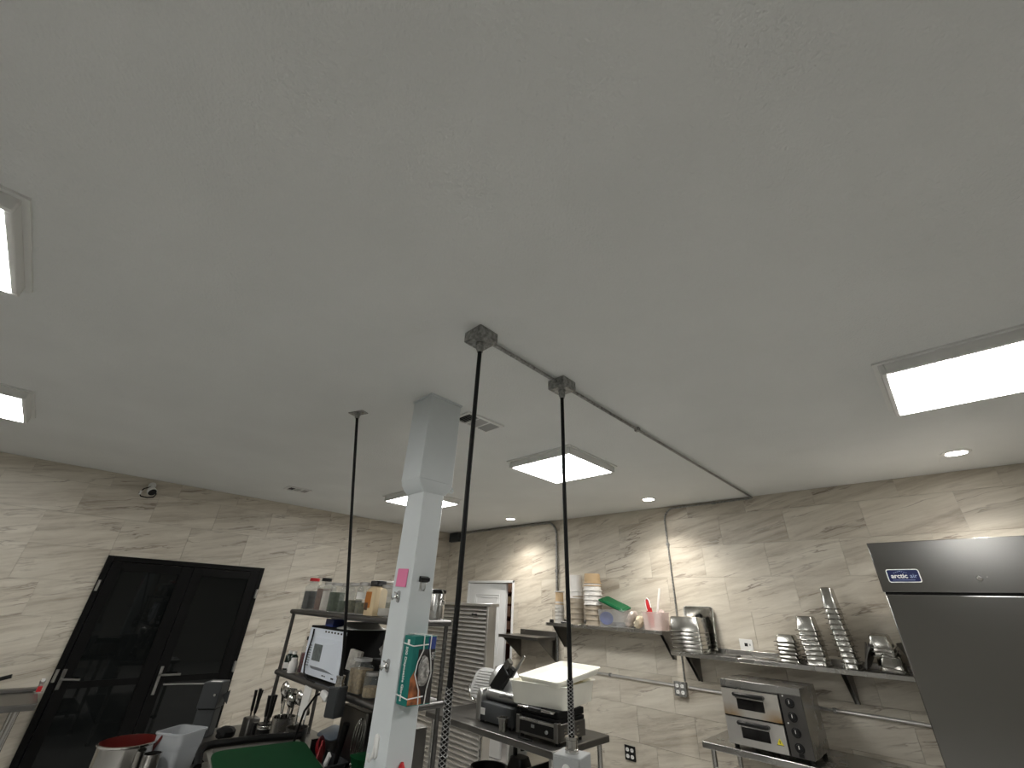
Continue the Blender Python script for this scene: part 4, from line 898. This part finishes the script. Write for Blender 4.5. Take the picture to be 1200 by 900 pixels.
for x, y in ((0.012, 0.012), (shw-0.012, 0.012), (0.012, shd-0.012), (shw-0.012, shd-0.012)):
    MB().cyl((x, y, 0), (x, y, STZ-WZ-0.02), 0.0125, n=12).build('upright', DKST, sh)

def bottle(x, y, z, r, h, fill, fm, capm, label, group, square=False, neck=0.55, capr=None, lid_h=0.022, shell=GLASS, tilt=0):
    t = thing('spice_bottle', label, 'bottle', (x, y, z), 0, group)
    if tilt: t.rotation_euler = (0, R_(tilt), 0)
    hb = h*0.72
    if square:
        MB().rloft([(2*r-0.01, 1.6*r-0.01, 0, 0.008), (2*r, 1.6*r, 0.006, 0.012), (2*r, 1.6*r, hb, 0.012), (2*r*neck, 2*r*neck, hb+h*0.10, r*neck*0.95), (2*r*neck, 2*r*neck, h-lid_h, r*neck*0.95)]).build('shell', shell, t, ang=50)
        MB().rloft([(2*r-0.012, 1.6*r-0.012, 0.004, 0.008), (2*r-0.008, 1.6*r-0.008, hb*fill, 0.010)]).build('contents', fm, t)
    else:
        MB().lathe([(r*0.9, 0), (r, 0.006), (r, hb), (r*neck*1.15, hb+h*0.12), (r*neck, hb+h*0.15), (r*neck, h-lid_h)], 18).build('shell', shell, t, ang=50)
        MB().lathe([(r*0.86, 0.004), (r*0.93, 0.008), (r*0.93, hb*fill)], 18).build('contents', fm, t)
    cr = capr or r*neck*1.12
    MB().lathe([(cr, h-lid_h), (cr, h-0.003), (cr*0.94, h), (0.001, h)], 18).build('cap', capm, t)
    return t
GS = 'spice bottles and jars on the top tier'
y1 = 1.485
STZ += 0.0005; SMZ += 0.0005
bottle(-3.575, y1, STZ, 0.052, 0.215, 0.80, PEPPER, RED, 'clear square bottle of dark pepper with a red cap', GS, True, 0.62)
bottle(-3.405, y1+0.02, STZ, 0.052, 0.215, 0.92, BROWNSP, BLACK, 'clear square bottle of brown spice with a black cap', GS, True, 0.62)
JAR = dict(neck=0.80, lid_h=0.018)
bottle(-3.275, y1, STZ, 0.047, 0.185, 0.95, SALT, ALU, 'glass jar of white salt beside the brown spice bottle', GS, **JAR)
bottle(-3.140, y1, STZ, 0.054, 0.180, 0.93, HERB, ALU, 'glass jar packed with dried green herbs', GS, **JAR)
bottle(-3.010, y1+0.01, STZ, 0.050, 0.178, 0.55, HERB, ALU, 'glass jar half full of green herbs behind the black cord', GS, **JAR)
bottle(-2.882, y1, STZ, 0.054, 0.180, 0.60, SEED, ALU, 'glass jar of grey seeds between the cord and the labelled jar', GS, **JAR)
j7 = bottle(-2.742, y1, STZ, 0.054, 0.182, 0.50, SEED, ALU, 'glass jar of olive seeds with a white label', GS, **JAR)
MB().lathe([(0.0545, 0.085), (0.0545, 0.125)], 18, cap0=False, cap1=False).build('paper_label', PAPER, j7)
ab = thing('spice_carton_bottle', 'tan square bottle with orange label and black cap beside the post', 'bottle', (-2.602, y1, STZ), 0, GS)
MB().rloft([(0.110, 0.085, 0, 0.010), (0.112, 0.087, 0.006, 0.010), (0.112, 0.087, 0.135, 0.010), (0.075, 0.07, 0.155, 0.02), (0.07, 0.068, 0.160, 0.02)]).build('body', CREAM, ab, ang=50)
MB().box(-0.053, 0.016, -0.0445, -0.0435, 0.040, 0.128).build('orange_label', AMBER, ab)
MB().box(-0.048, -0.010, -0.0452, -0.0445, 0.028, 0.068).build('dark_label_panel', mat('dark_print', (0.09, 0.04, 0.02), 0.5, noise=0.5, nscale=60), ab)
MB().rloft([(0.085, 0.075, 0.160, 0.015), (0.085, 0.075, 0.186, 0.015), (0.078, 0.068, 0.190, 0.012)]).build('cap', BLACK, ab, ang=50)
bottle(-2.470, y1, STZ, 0.046, 0.168, 0.35, SALT, ALU, 'small glass jar with white powder right beside the post', GS, **JAR)
bottle(-2.78, 1.64, STZ, 0.060, 0.200, 0.5, SEED, TUBW, 'glass jar with a wide white lid in the back row', GS, neck=0.85, capr=0.078, lid_h=0.012)
bottle(-2.43, 1.63, STZ, 0.045, 0.245, 0.9, SALT, TUBW, 'tall white bottle half hidden behind the post', GS, shell=TUBW, neck=0.5)
sc3 = thing('clasp_canister', 'steel canister with a wire clasp lid on the shelf end', 'canister', (-2.262, 1.70, STZ))
MB().lathe([(0.042, 0), (0.046, 0.004), (0.046, 0.130), (0.044, 0.134)], 22).build('body', STEEL, sc3)
MB().lathe([(0.047, 0.135), (0.049, 0.139), (0.049, 0.150), (0.04, 0.156), (0.001, 0.158)], 22).build('lid', BLACK, sc3)
MB().tube([(0.046, -0.01, 0.10), (0.062, -0.012, 0.115), (0.066, -0.012, 0.14), (0.05, -0.01, 0.152)], 0.004, 6).tube([(0.046, 0.005, 0.10), (0.058, 0.005, 0.09), (0.06, 0.0, 0.07)], 0.004, 6).build('clasp', POLISH, sc3)

# middle tier
bottle(-3.635, 1.46, SMZ, 0.026, 0.115, 0.5, mat('dark_green_glass_fill', (0.01, 0.03, 0.015), 0.2), TUBW, 'small dark dropper bottle with a white top at the shelf end', 'dropper bottles', neck=0.45, lid_h=0.035, shell=mat('dark_bottle_glass', (0.01, 0.02, 0.015), 0.1))
bottle(-3.555, 1.46, SMZ, 0.028, 0.118, 0.5, mat('dark_green_glass_fill', (0.01, 0.03, 0.015), 0.2), TUBW, 'small dark dropper bottle with a white top beside the microwave', 'dropper bottles', neck=0.45, lid_h=0.035, shell=MATS['dark_bottle_glass'])
for x in (-3.635, -3.555):
    o = MB().lathe([(0.0285, 0.010), (0.0285, 0.045)], 16, c=(x, 1.46, SMZ), cap0=False, cap1=False).build('bottle_label', PAPER); o['label'] = 'white label'
    for t in bpy.data.objects:
        if t.get('group') == 'dropper bottles' and abs(t.location.x-x) < 0.01: o.parent = t; o.matrix_parent_inverse = T(*t.location).inverted()
bottle(-3.455, 1.50, SMZ, 0.036, 0.215, 0.75, mat('dark_red_liquid', (0.10, 0.006, 0.008), 0.2), BLACK, 'clear bottle of dark red liquid with a black cap', 'red liquid bottle', neck=0.5)
bottle(-3.475, 1.435, SMZ, 0.030, 0.085, 0.5, SALT, TUBW, 'squat white labelled bottle at the corner of the microwave', 'squat bottles', shell=TUBW, neck=0.6)
blob_bag('dark_pouch', (-3.60, 1.62, SMZ+0.09), (0.06, 0.05, 0.095), GREYP, 'dark pouch behind the dropper bottles', 21, cat='pouch')
# microwave seen from behind
mx0, mx1, my0, my1, mh = -3.375, -2.830, 1.455, 1.775, 0.290
mw = thing('microwave', 'black microwave with its pale metal back panel and cord turned outwards', 'microwave', ((mx0+mx1)/2, my0, SMZ))
ha = (mx1-mx0)/2
MB().box(-ha, ha, 0.004, my1-my0, 0.012, mh).build('case', MBLACK, mw, bevel=0.004)
for sx in (-1, 1):
    for sy in (0.03, 0.29): MB().cyl((sx*(ha-0.04), sy, 0), (sx*(ha-0.04), sy, 0.012), 0.012, n=8).build('foot', BLACK, mw)
MWM = mat('pale_metal_panel', (0.74, 0.79, 0.87), 0.45, 0.0, noise=0.02)
bp_ = MB().box(-ha+0.006, ha-0.006, -0.001, 0.004, 0.014, mh-0.012).build('back_panel', MWM, mw)
MB().add([(-0.13, -0.001, 0.05), (0.215, -0.001, 0.05), (0.215, -0.001, 0.225), (-0.13, -0.001, 0.225), (-0.075, -0.038, 0.075), (0.135, -0.038, 0.075), (0.135, -0.038, 0.20), (-0.075, -0.038, 0.20)],
         [(4, 5, 6, 7), (0, 1, 5, 4), (1, 2, 6, 5), (2, 3, 7, 6), (3, 0, 4, 7), (3, 2, 1, 0)]).build('raised_cover', MWM, bp_)
MB().box(-0.066, 0.058, -0.0388, -0.038, 0.105, 0.195).build('rating_label', LABELG, bp_)
m = MB()
for k in range(6): m.box(-0.03+0.045*k, -0.008+0.045*k, -0.0018, -0.001, mh-0.030, mh-0.020)
m.build('top_vent_slots', BLACK, bp_)
m = MB()
for k in range(9):
    for q in range(3): m.box(-0.215+0.013*q, -0.209+0.013*q, -0.0018, -0.001, 0.06+0.014*k, 0.066+0.014*k)
m.box(0.05, 0.075, -0.0018, -0.001, 0.028, 0.034).box(0.085, 0.10, -0.0018, -0.001, 0.028, 0.034).box(0.18, 0.215, -0.0018, -0.001, 0.026, 0.034).build('side_vent_holes', GREYP, bp_)
MB().tube([(-0.20, -0.006, mh-0.02), (-0.185, -0.012, 0.22), (-0.20, -0.014, 0.14), (-0.195, -0.018, 0.07), (-0.15, -0.03, 0.025), (-0.05, -0.035, -0.002), (0.06, -0.040, -0.003)], 0.0055, 8).build('power_lead', RUBBER, mw, ang=80)
bb = MB().box(-0.06, 0.06, -0.05, 0.05, 0, 0.045).build('blue_box', BLUE, loc=(-3.20, 1.55, SMZ+mh), bevel=0.003); tag(bb, 'flat blue box lying on top of the microwave', 'box')
pt = MB().lathe([(0.16, 0), (0.16, 0.004), (0.13, 0.010), (0.10, 0.036), (0.001, 0.038)], 32).build('silver_platter', mat('silver_platter_metal', (0.66, 0.66, 0.63), 0.38, 0.25, noise=0.04), loc=(-2.965, 1.625, SMZ+mh), ang=50); tag(pt, 'upturned silver platter lying on the microwave', 'platter')
pk = MB().box(-0.045, 0.045, -0.012, 0.012, 0, 0.105).box(-0.042, 0.03, -0.016, -0.012, 0.02, 0.10).build('paper_packet', mat('newsprint', (0.42, 0.40, 0.36), 0.7, noise=0.25, nscale=40), loc=(-2.765, 1.50, SMZ+0.085), rot=(0, R_(8), R_(20)), bevel=0.003); tag(pk, 'folded newsprint packet beside the microwave', 'packet')
bx_ = MB().rloft([(0.10, 0.09, 0, 0.01), (0.10, 0.09, 0.085, 0.01)]).build('dark_tin', MBLACK, loc=(-2.765, 1.51, SMZ)); tag(bx_, 'black tin beside the microwave under the newsprint packet', 'tin')
gj = thing('grain_container', 'clear square container of tan grain on the middle tier', 'container', (-2.605, 1.475, SMZ), R_(8))
MB().rloft([(0.115, 0.09, 0, 0.012), (0.12, 0.095, 0.006, 0.014), (0.12, 0.095, 0.125, 0.014), (0.08, 0.075, 0.135, 0.02), (0.08, 0.075, 0.15, 0.02)]).build('shell', GLASS, gj, ang=50)
MB().rloft([(0.108, 0.083, 0.004, 0.012), (0.112, 0.087, 0.115, 0.012)]).build('contents', GRAIN, gj)
MB().rloft([(0.088, 0.082, 0.150, 0.02), (0.088, 0.082, 0.165, 0.02)]).build('lid', CLEAR, gj)
bottle(-2.455, 1.465, SMZ, 0.045, 0.115, 0.6, GRAIN, ALU, 'small glass jar of tan grain beside the post on the middle tier', 'middle tier jar', neck=0.8, lid_h=0.015)
bottle(-2.665, 1.56, SMZ, 0.045, 0.130, 0.4, BROWNSP, BLACK, 'dark spice jar behind the grain container', 'middle tier jar behind', neck=0.8, lid_h=0.02)
bgx = thing('dark_carton', 'dark carton at the back of the middle tier carrying a clear bag', 'carton', (-2.48, 1.64, SMZ))
MB().box(-0.19, 0.19, -0.09, 0.09, 0, 0.155).build('carton_body', MBLACK, bgx, bevel=0.003)
blob_bag('clear_food_bag', (-2.50, 1.600, SMZ+0.155+0.058), (0.085, 0.075, 0.058), mat('grey_food_bag', (0.30, 0.29, 0.27), 0.25, noise=0.4, nscale=25, alpha=0.85), 'crumpled clear food bag on the middle tier', 33)

# ------------------------------------------------------------------ things on the prep tables
def utensil_jar(name, label, x, y, r, h, m):
    t = thing(name, label, 'canister', (x, y, WZ))
    MB().lathe([(r*0.95, 0), (r, 0.004), (r, h), (r+0.004, h+0.002), (r*0.93, h), (r*0.93, 0.006), (0.001, 0.006)], 22, cap1=False).build('canister_shell', m, t)
    return t
def knife(x, y, z, label, tx=0, ty=0, h=0.12, m=BLACK):
    t = thing('kitchen_knife', label, 'knife', (x, y, z), 0, 'knives with black handles'); t.rotation_euler = (R_(tx), R_(ty), 0)
    MB().rloft([(0.020, 0.014, 0.10, 0.005), (0.026, 0.016, 0.12, 0.006), (0.022, 0.015, 0.10+h*0.6, 0.006), (0.027, 0.016, 0.10+h, 0.006)]).build('handle', m, t, ang=50)
    MB().add([(-0.016, -0.001, 0.10), (0.012, -0.001, 0.10), (0.012, -0.001, -0.02), (0.0, -0.001, -0.02), (-0.016, 0.001, 0.10), (0.012, 0.001, 0.10), (0.012, 0.001, -0.02), (0.0, 0.001, -0.02)],
             [(0, 1, 2, 3), (7, 6, 5, 4), (0, 4, 5, 1), (1, 5, 6, 2), (2, 6, 7, 3), (3, 7, 4, 0)]).build('blade', POLISH, t)
KA = (-3.80, 1.375); KB = (-3.52, 1.37)
k1 = thing('knife_block', 'dark slotted knife holder farther from the post', 'knife block', (KA[0], KA[1], WZ))
MB().rloft([(0.11, 0.08, 0, 0.01), (0.11, 0.08, 0.11, 0.01), (0.10, 0.07, 0.115, 0.01)]).build('block', DSTEEL, k1, ang=50)
k2 = thing('knife_block', 'black round knife holder with a steel band beside the canisters', 'knife block', (KB[0], KB[1], WZ))
MB().lathe([(0.048, 0), (0.05, 0.004), (0.05, 0.125), (0.046, 0.13), (0.001, 0.13)], 20).build('block', BLACK, k2)
MB().lathe([(0.0505, 0.105), (0.052, 0.108), (0.052, 0.12), (0.0505, 0.123)], 20, cap0=False, cap1=False).build('steel_band', POLISH, k2)
for k, (dx, dy, tx, ty, hh) in enumerate(((-0.032, 0, 2, -2, 0.12), (0.0, 0.004, -3, 1, 0.125), (0.032, 0, 3, 4, 0.14))):
    knife(KA[0]+dx, KA[1]+dy, WZ+0.045, ['shortest', 'middle', 'longest'][k] + ' black handled knife in the dark slotted holder', tx, ty, hh)
for k, (dx, dy, tx, ty, hh) in enumerate(((-0.022, 0, 2, -5, 0.112), (0.006, 0.008, -2, 2, 0.120), (0.024, -0.004, 4, 8, 0.13))):
    knife(KB[0]+dx, KB[1]+dy, WZ+0.06, ['shortest', 'middle', 'longest'][k] + ' black handled knife in the round banded holder', tx, ty, hh)
utensil_jar('utensil_canister', 'steel canister of ladles beside the round knife holder', -3.33, 1.40, 0.068, 0.19, STEEL)
utensil_jar('utensil_canister', 'dull steel canister of spoons nearer to the post', -3.13, 1.41, 0.062, 0.17, DSTEEL)
def ladle(x, y, label, bowl_r, h, ty, tx=0, face=0):
    t = thing('ladle', label, 'ladle', (x, y, WZ+0.012)); t.rotation_euler = (R_(tx), R_(ty), R_(face))
    MB().tube([(0, 0, 0.0), (0, 0, h-bowl_r)], 0.005, 8).build('shaft', POLISH, t)
    MB().lathe([(0.001, -bowl_r*0.72), (bowl_r*0.55, -bowl_r*0.6), (bowl_r*0.9, -bowl_r*0.28), (bowl_r, 0), (bowl_r*0.95, 0), (bowl_r*0.5, -bowl_r*0.52), (0.001, -bowl_r*0.64)], 20, M=T(0, 0.0, h) @ RX(-70), cap0=False, cap1=False).build('bowl', POLISH, t, ang=60)
ladle(-3.345, 1.39, 'polished ladle with its bowl up in the ladle canister', 0.052, 0.315, -3)
ladle(-3.30, 1.41, 'smaller ladle behind, in the ladle canister', 0.040, 0.27, 6, 3)
ladle(-3.14, 1.40, 'polished serving spoon standing in the dull canister', 0.045, 0.30, -2)
ladle(-3.11, 1.42, 'second spoon leaning in the dull canister', 0.038, 0.26, 8)
for k, (dx, a) in enumerate(((-0.03, -9), (0.03, 10), (0.0, 3))):
    o = MB().tube([(0, 0, 0), (0, 0, 0.25+0.02*k)], 0.006, 8).rloft([(0.04, 0.006, 0.24+0.02*k, 0.003), (0.055, 0.006, 0.30, 0.003), (0.05, 0.005, 0.33, 0.003)]).build('steel_spatula', POLISH, loc=(-3.33+dx, 1.41, WZ+0.012), rot=(R_(4), R_(a), R_(20*k)))
    tag(o, ['steel spatula leaning away from the post in the ladle canister', 'steel spatula leaning towards the post in the ladle canister', 'longest steel spatula upright in the ladle canister'][k], 'spatula', 'steel spatulas')
blob_bag('black_cloth', (-3.86, 1.25, WZ+0.035), (0.075, 0.055, 0.035), MBLACK, 'bunched black cloth beside the dark slotted knife holder', 40, cat='cloth')
wt = MB().rloft([(0.05, 0.04, 0, 0.008), (0.05, 0.04, 0.10, 0.008), (0.03, 0.03, 0.11, 0.01)]).build('black_shaker', BLACK, loc=(-3.665, 1.36, WZ)); tag(wt, 'black shaker between the two knife holders', 'shaker')
# grey tray with a padded rim and the green board in front of it
gt = thing('grey_tray', 'grey tray with a black tube handle under the green board', 'tray', (-2.80, 1.12, WZ), R_(-9))
bin_mesh(0.58, 0.42, 0.135, th=0.006, r=0.03, rim=0.02, tp=0.94).build('tray_shell', mat('warm_grey_plastic', (0.20, 0.19, 0.17), 0.5, noise=0.1), gt, ang=40)
MB().tube([(-0.27, 0.24, 0.152), (-0.29, 0.05, 0.155), (-0.29, -0.20, 0.155), (-0.27, -0.245, 0.152), (-0.22, -0.262, 0.135), (-0.15, -0.262, 0.10)], 0.018, 10).build('tube_handle', BLACK, gt, ang=60)
gb = MB().rloft([(0.58, 0.44, 0, 0.06), (0.58, 0.44, 0.014, 0.06)]).build('green_cutting_board', DGREEN, loc=(-2.60, 1.075, WZ+0.142), rot=(0, R_(3), R_(-9)), bevel=0.003, ang=50)
tag(gb, 'dark green cutting board lying over the grey tray', 'cutting board')
# translucent container and pot at the left
tc_ = thing('milky_container', 'tall translucent square food container before the black door', 'container', (-3.12, 0.80, WZ), R_(34))
MB().rloft([(0.125, 0.125, 0, 0.02), (0.145, 0.145, 0.16, 0.024), (0.160, 0.160, 0.17, 0.026), (0.165, 0.165, 0.225, 0.026), (0.176, 0.176, 0.227, 0.03), (0.176, 0.176, 0.235, 0.03), (0.158, 0.158, 0.235, 0.024), (0.153, 0.153, 0.17, 0.024), (0.120, 0.120, 0.006, 0.02)]).build('shell', MILKY, tc_, ang=40)
pot = thing('steel_pot', 'steel bain-marie pot with a dark red inside', 'pot', (-3.18, 0.60, WZ))
MB().lathe([(0.11, 0), (0.118, 0.006), (0.120, 0.195), (0.126, 0.20), (0.127, 0.206), (0.119, 0.207)], 36, cap1=False).build('pot_wall', POLISH, pot)
MB().lathe([(0.1185, 0.206), (0.1165, 0.19), (0.1165, 0.10), (0.001, 0.095)], 36, cap0=False, cap1=False).build('red_sauce_lining', DRED, pot)
MB().tube([(0.06, 0.07, 0.11), (0.07, 0.10, 0.19), (0.075, 0.12, 0.225)], 0.008, 8).build('spoon_stub', DRED, pot)
p2 = MB().lathe([(0.034, 0), (0.036, 0.004), (0.038, 0.17), (0.040, 0.174), (0.035, 0.174), (0.033, 0.01), (0.001, 0.01)], 28, cap1=False).build('steel_pitcher', POLISH, loc=(-3.035, 0.685, WZ), ang=40); tag(p2, 'narrow steel canister between the pot and the milky container', 'canister')
# pole display in front of the black door
pd = thing('pole_display', 'dark grey boxy scale display on a flat column before the black door', 'display', (-4.03, 1.155, WZ), R_(52))
MB().box(-0.058, 0.058, -0.05, 0.05, 0, 0.155).build('column', GREYP, pd, bevel=0.005)
hx = MB().box(-0.062, 0.062, -0.065, 0.06, 0.158, 0.310).build('head_box', GREYP, pd, bevel=0.006)
MB().box(-0.03, 0.04, -0.045, -0.005, 0.310, 0.3112).build('white_sticker', PAPER, hx)
MB().prism([(0.0, 0.0), (0.045, 0.03), (0.045, -0.05)], -0.004, 0.004, M=T(0.058, 0.0, 0.228)).build('side_tab', GREYP, hx)
MB().cyl((0.035, -0.065, 0.238), (0.035, -0.073, 0.238), 0.008, n=10).build('screw', POLISH, hx)
m = MB()
for k in range(6): m.box(-0.0588, -0.058, -0.012+0.002*(k % 2), 0.012, 0.055+0.013*k, 0.061+0.013*k)
m.build('lettering_marks', PAPER, pd)
MB().tube([(-0.062, -0.02, 0.295), (-0.25, -0.03, 0.290), (-0.34, -0.03, 0.285)], 0.005, 8).build('thin_rod', DSTEEL, pd)
# right part near the post: lids, red spatula, knife steel, whisk
bk = thing('steel_caddy', 'dark rectangular caddy full of utensils under the spice shelf', 'caddy', (-2.88, 1.475, WZ), R_(0))
bin_mesh(0.34, 0.15, 0.075, r=0.02).build('caddy_shell', GREYP, bk, ang=40)
bl = MB().rloft([(0.20, 0.13, 0, 0.03), (0.20, 0.13, 0.006, 0.03), (0.18, 0.11, 0.012, 0.025)], M=RX(14)).build('grey_blue_cover', mat('grey_blue_plastic', (0.16, 0.19, 0.23), 0.35, noise=0.06), loc=(-3.03, 1.60, WZ+0.135), rot=(0, 0, R_(4)), ang=50); tag(bl, 'grey blue plastic cover on a pot behind the utensil caddy', 'cover')
bp0 = MB().lathe([(0.07, 0), (0.075, 0.004), (0.075, 0.112), (0.068, 0.112), (0.066, 0.006), (0.001, 0.006)], 22, cap1=False).build('short_steel_pot', DSTEEL, loc=(-3.03, 1.60, WZ), ang=40); tag(bp0, 'short dull steel pot under the grey blue cover', 'pot')
tg = MB().rloft([(0.018, 0.04, 0, 0.006), (0.016, 0.04, 0.125, 0.006)]).build('black_bar_tool', BLACK, loc=(-2.995, 1.475, WZ+0.006), rot=(0, R_(-4), 0)); tag(tg, 'black flat tool standing in the utensil caddy', 'tool')
rl = thing('red_ladle', 'round dark red ladle bowl in the utensil caddy', 'ladle', (-2.93, 1.49, WZ+0.006)); rl.rotation_euler = (0, R_(0), R_(-45))
MB().tube([(0, 0, 0), (0, 0, 0.09)], 0.006, 8).build('shaft', RED, rl)
MB().lathe([(0.001, -0.03), (0.035, -0.024), (0.050, -0.006), (0.053, 0), (0.048, 0), (0.03, -0.018), (0.001, -0.024)], 20, M=T(0, 0, 0.10) @ RX(-75), cap0=False, cap1=False).build('bowl', DCRIM, rl, ang=60)
rsp = thing('red_spatula', 'salmon red silicone spatula standing in the utensil caddy', 'spatula', (-2.865, 1.455, WZ+0.006)); rsp.rotation_euler = (0, 0, R_(-50))
MB().tube([(0, 0, 0), (0, 0, 0.04)], 0.007, 8).build('shaft', BLACK, rsp)
MB().rloft([(0.05, 0.012, -0.0, 0.005), (0.080, 0.014, 0.02, 0.006), (0.074, 0.012, 0.07, 0.006), (0.040, 0.008, 0.115, 0.004), (0.014, 0.006, 0.122, 0.002)]).build('blade', SALMON, rsp, ang=50)
MB().rloft([(0.014, 0.012, 0.118, 0.004), (0.010, 0.010, 0.145, 0.004)]).build('tip_loop', SALMON, rsp)
bh = MB().tube([(0, 0, 0), (0, 0, 0.14), (0, 0, 0.25)], 0.019, 12, taper=[0.35, 0.9, 1.0]).build('black_handle_tool', BLACK, loc=(-2.755, 1.49, WZ+0.008), rot=(0, R_(14), 0), ang=60); tag(bh, 'thick black tool handle leaning towards the whisk', 'tool')
wk = thing('wire_whisk', 'steel balloon whisk standing wires up beside the post', 'whisk', (-2.60, 1.50, WZ+0.001)); wk.rotation_euler = (0, R_(10), 0)
MB().cyl((0, 0, 0), (0, 0, 0.10), 0.011, 0.013, n=12).build('handle', POLISH, wk)
for k in range(6):
    a = PI*k/6
    pts = []
    for q in range(15):
        u = PI*q/14; rr = 0.046*math.cos(u)*(math.sin(u)**0.5*0.9+0.12)
        pts.append((rr*math.cos(a), rr*math.sin(a), 0.10+0.20*math.sin(u)**0.8))
    MB().tube(pts, 0.0016, 5).build('wire', POLISH, wk, ang=80)
gbx = MB().rloft([(0.17, 0.11, 0, 0.01), (0.17, 0.11, 0.10, 0.01)]).build('beige_box', mat('beige_plastic', (0.34, 0.29, 0.23), 0.5, noise=0.05), loc=(-2.43, 1.50, WZ), ang=50); tag(gbx, 'beige box carrying the small green tub', 'box')
gs = MB().rloft([(0.09, 0.07, 0, 0.02), (0.12, 0.09, 0.05, 0.025), (0.13, 0.10, 0.055, 0.03), (0.11, 0.08, 0.058, 0.02)]).build('green_tub', DGREEN, loc=(-2.47, 1.49, WZ+0.1005), ang=50); tag(gs, 'small green tub on the beige box beside the post', 'tub')
so = thing('white_opener', 'white headed steel tool leaning out of the utensil caddy', 'tool', (-2.79, 1.44, WZ+0.006))
MB().rloft([(0.03, 0.014, 0.07, 0.006), (0.032, 0.014, 0.13, 0.006)]).build('white_head', WHITE, so)
MB().tube([(0, 0, 0.0), (0, 0, 0.07)], 0.008, 8).build('shaft', POLISH, so); so.rotation_euler = (0, R_(30), R_(0))
for k, (x, y, w_, h) in enumerate(((-2.78, 1.66, 0.30, 0.30), (-2.45, 1.68, 0.28, 0.27))):
    o = MB().rloft([(w_, 0.18, 0, 0.015), (w_, 0.18, h, 0.015)]).build('steel_box', DSTEEL, loc=(x, y, WZ), bevel=0.003); tag(o, ['grey steel box under the spice shelf near the white plug', 'grey steel box under the spice shelf near the whisk'][k], 'box')
pw = MB().box(-0.05, 0.05, -0.006, 0, -0.075, 0.075).build('white_plate_note', PAPER, loc=(-3.03, 1.38, 1.19), rot=(0, R_(4), 0)); tag(pw, 'white card hanging under the middle tier of the spice shelf', 'card')
# wall-side counter with the dark item, far left
lc = thing('wall_counter', 'grey steel counter with a back ledge against the left wall', 'counter', (-5.9, -0.55, 0))
MB().box(-0.385, 0.30, -1.2, 0.90, 0.860, 0.905).build('counter_top', DSTEEL, lc, bevel=0.005)
MB().box(-0.385, -0.30, -1.2, 0.90, 0.905, 0.93).build('back_ledge', DSTEEL, lc, bevel=0.003)
for x in (-0.30, 0.24):
    for y in (-1.1, 0.80): MB().cyl((x, y, 0), (x, y, 0.86), 0.02, n=12).build('leg', STEEL, lc)
dk = thing('black_ladle_handle', 'black handled utensil sticking out over the wall counter', 'utensil', (-6.0, 0.02, 0.906))
MB().rloft([(0.10, 0.10, 0, 0.02), (0.12, 0.12, 0.10, 0.02)], M=T(0, -0.02, 0)).build('black_holder', BLACK, dk)
MB().tube([(0, 0, 0.08), (0.01, 0.04, 0.13), (0.02, 0.11, 0.15)], 0.016, 8).build('handle', BLACK, dk)
fc = thing('wall_valve', 'small pale valve with red tag beside the black door', 'valve', (-6.12, 0.345, 0.906))
MB().lathe([(0.03, 0), (0.03, 0.01), (0.016, 0.014), (0.016, 0.07), (0.02, 0.075), (0.02, 0.09), (0.001, 0.092)], 14).build('body', ALU, fc)
MB().box(-0.03, 0.03, -0.012, 0.012, 0.085, 0.10).build('handle', WHITE, fc)
MB().box(0.018, 0.03, -0.016, 0.016, 0.01, 0.05).build('red_tag', RED, fc)
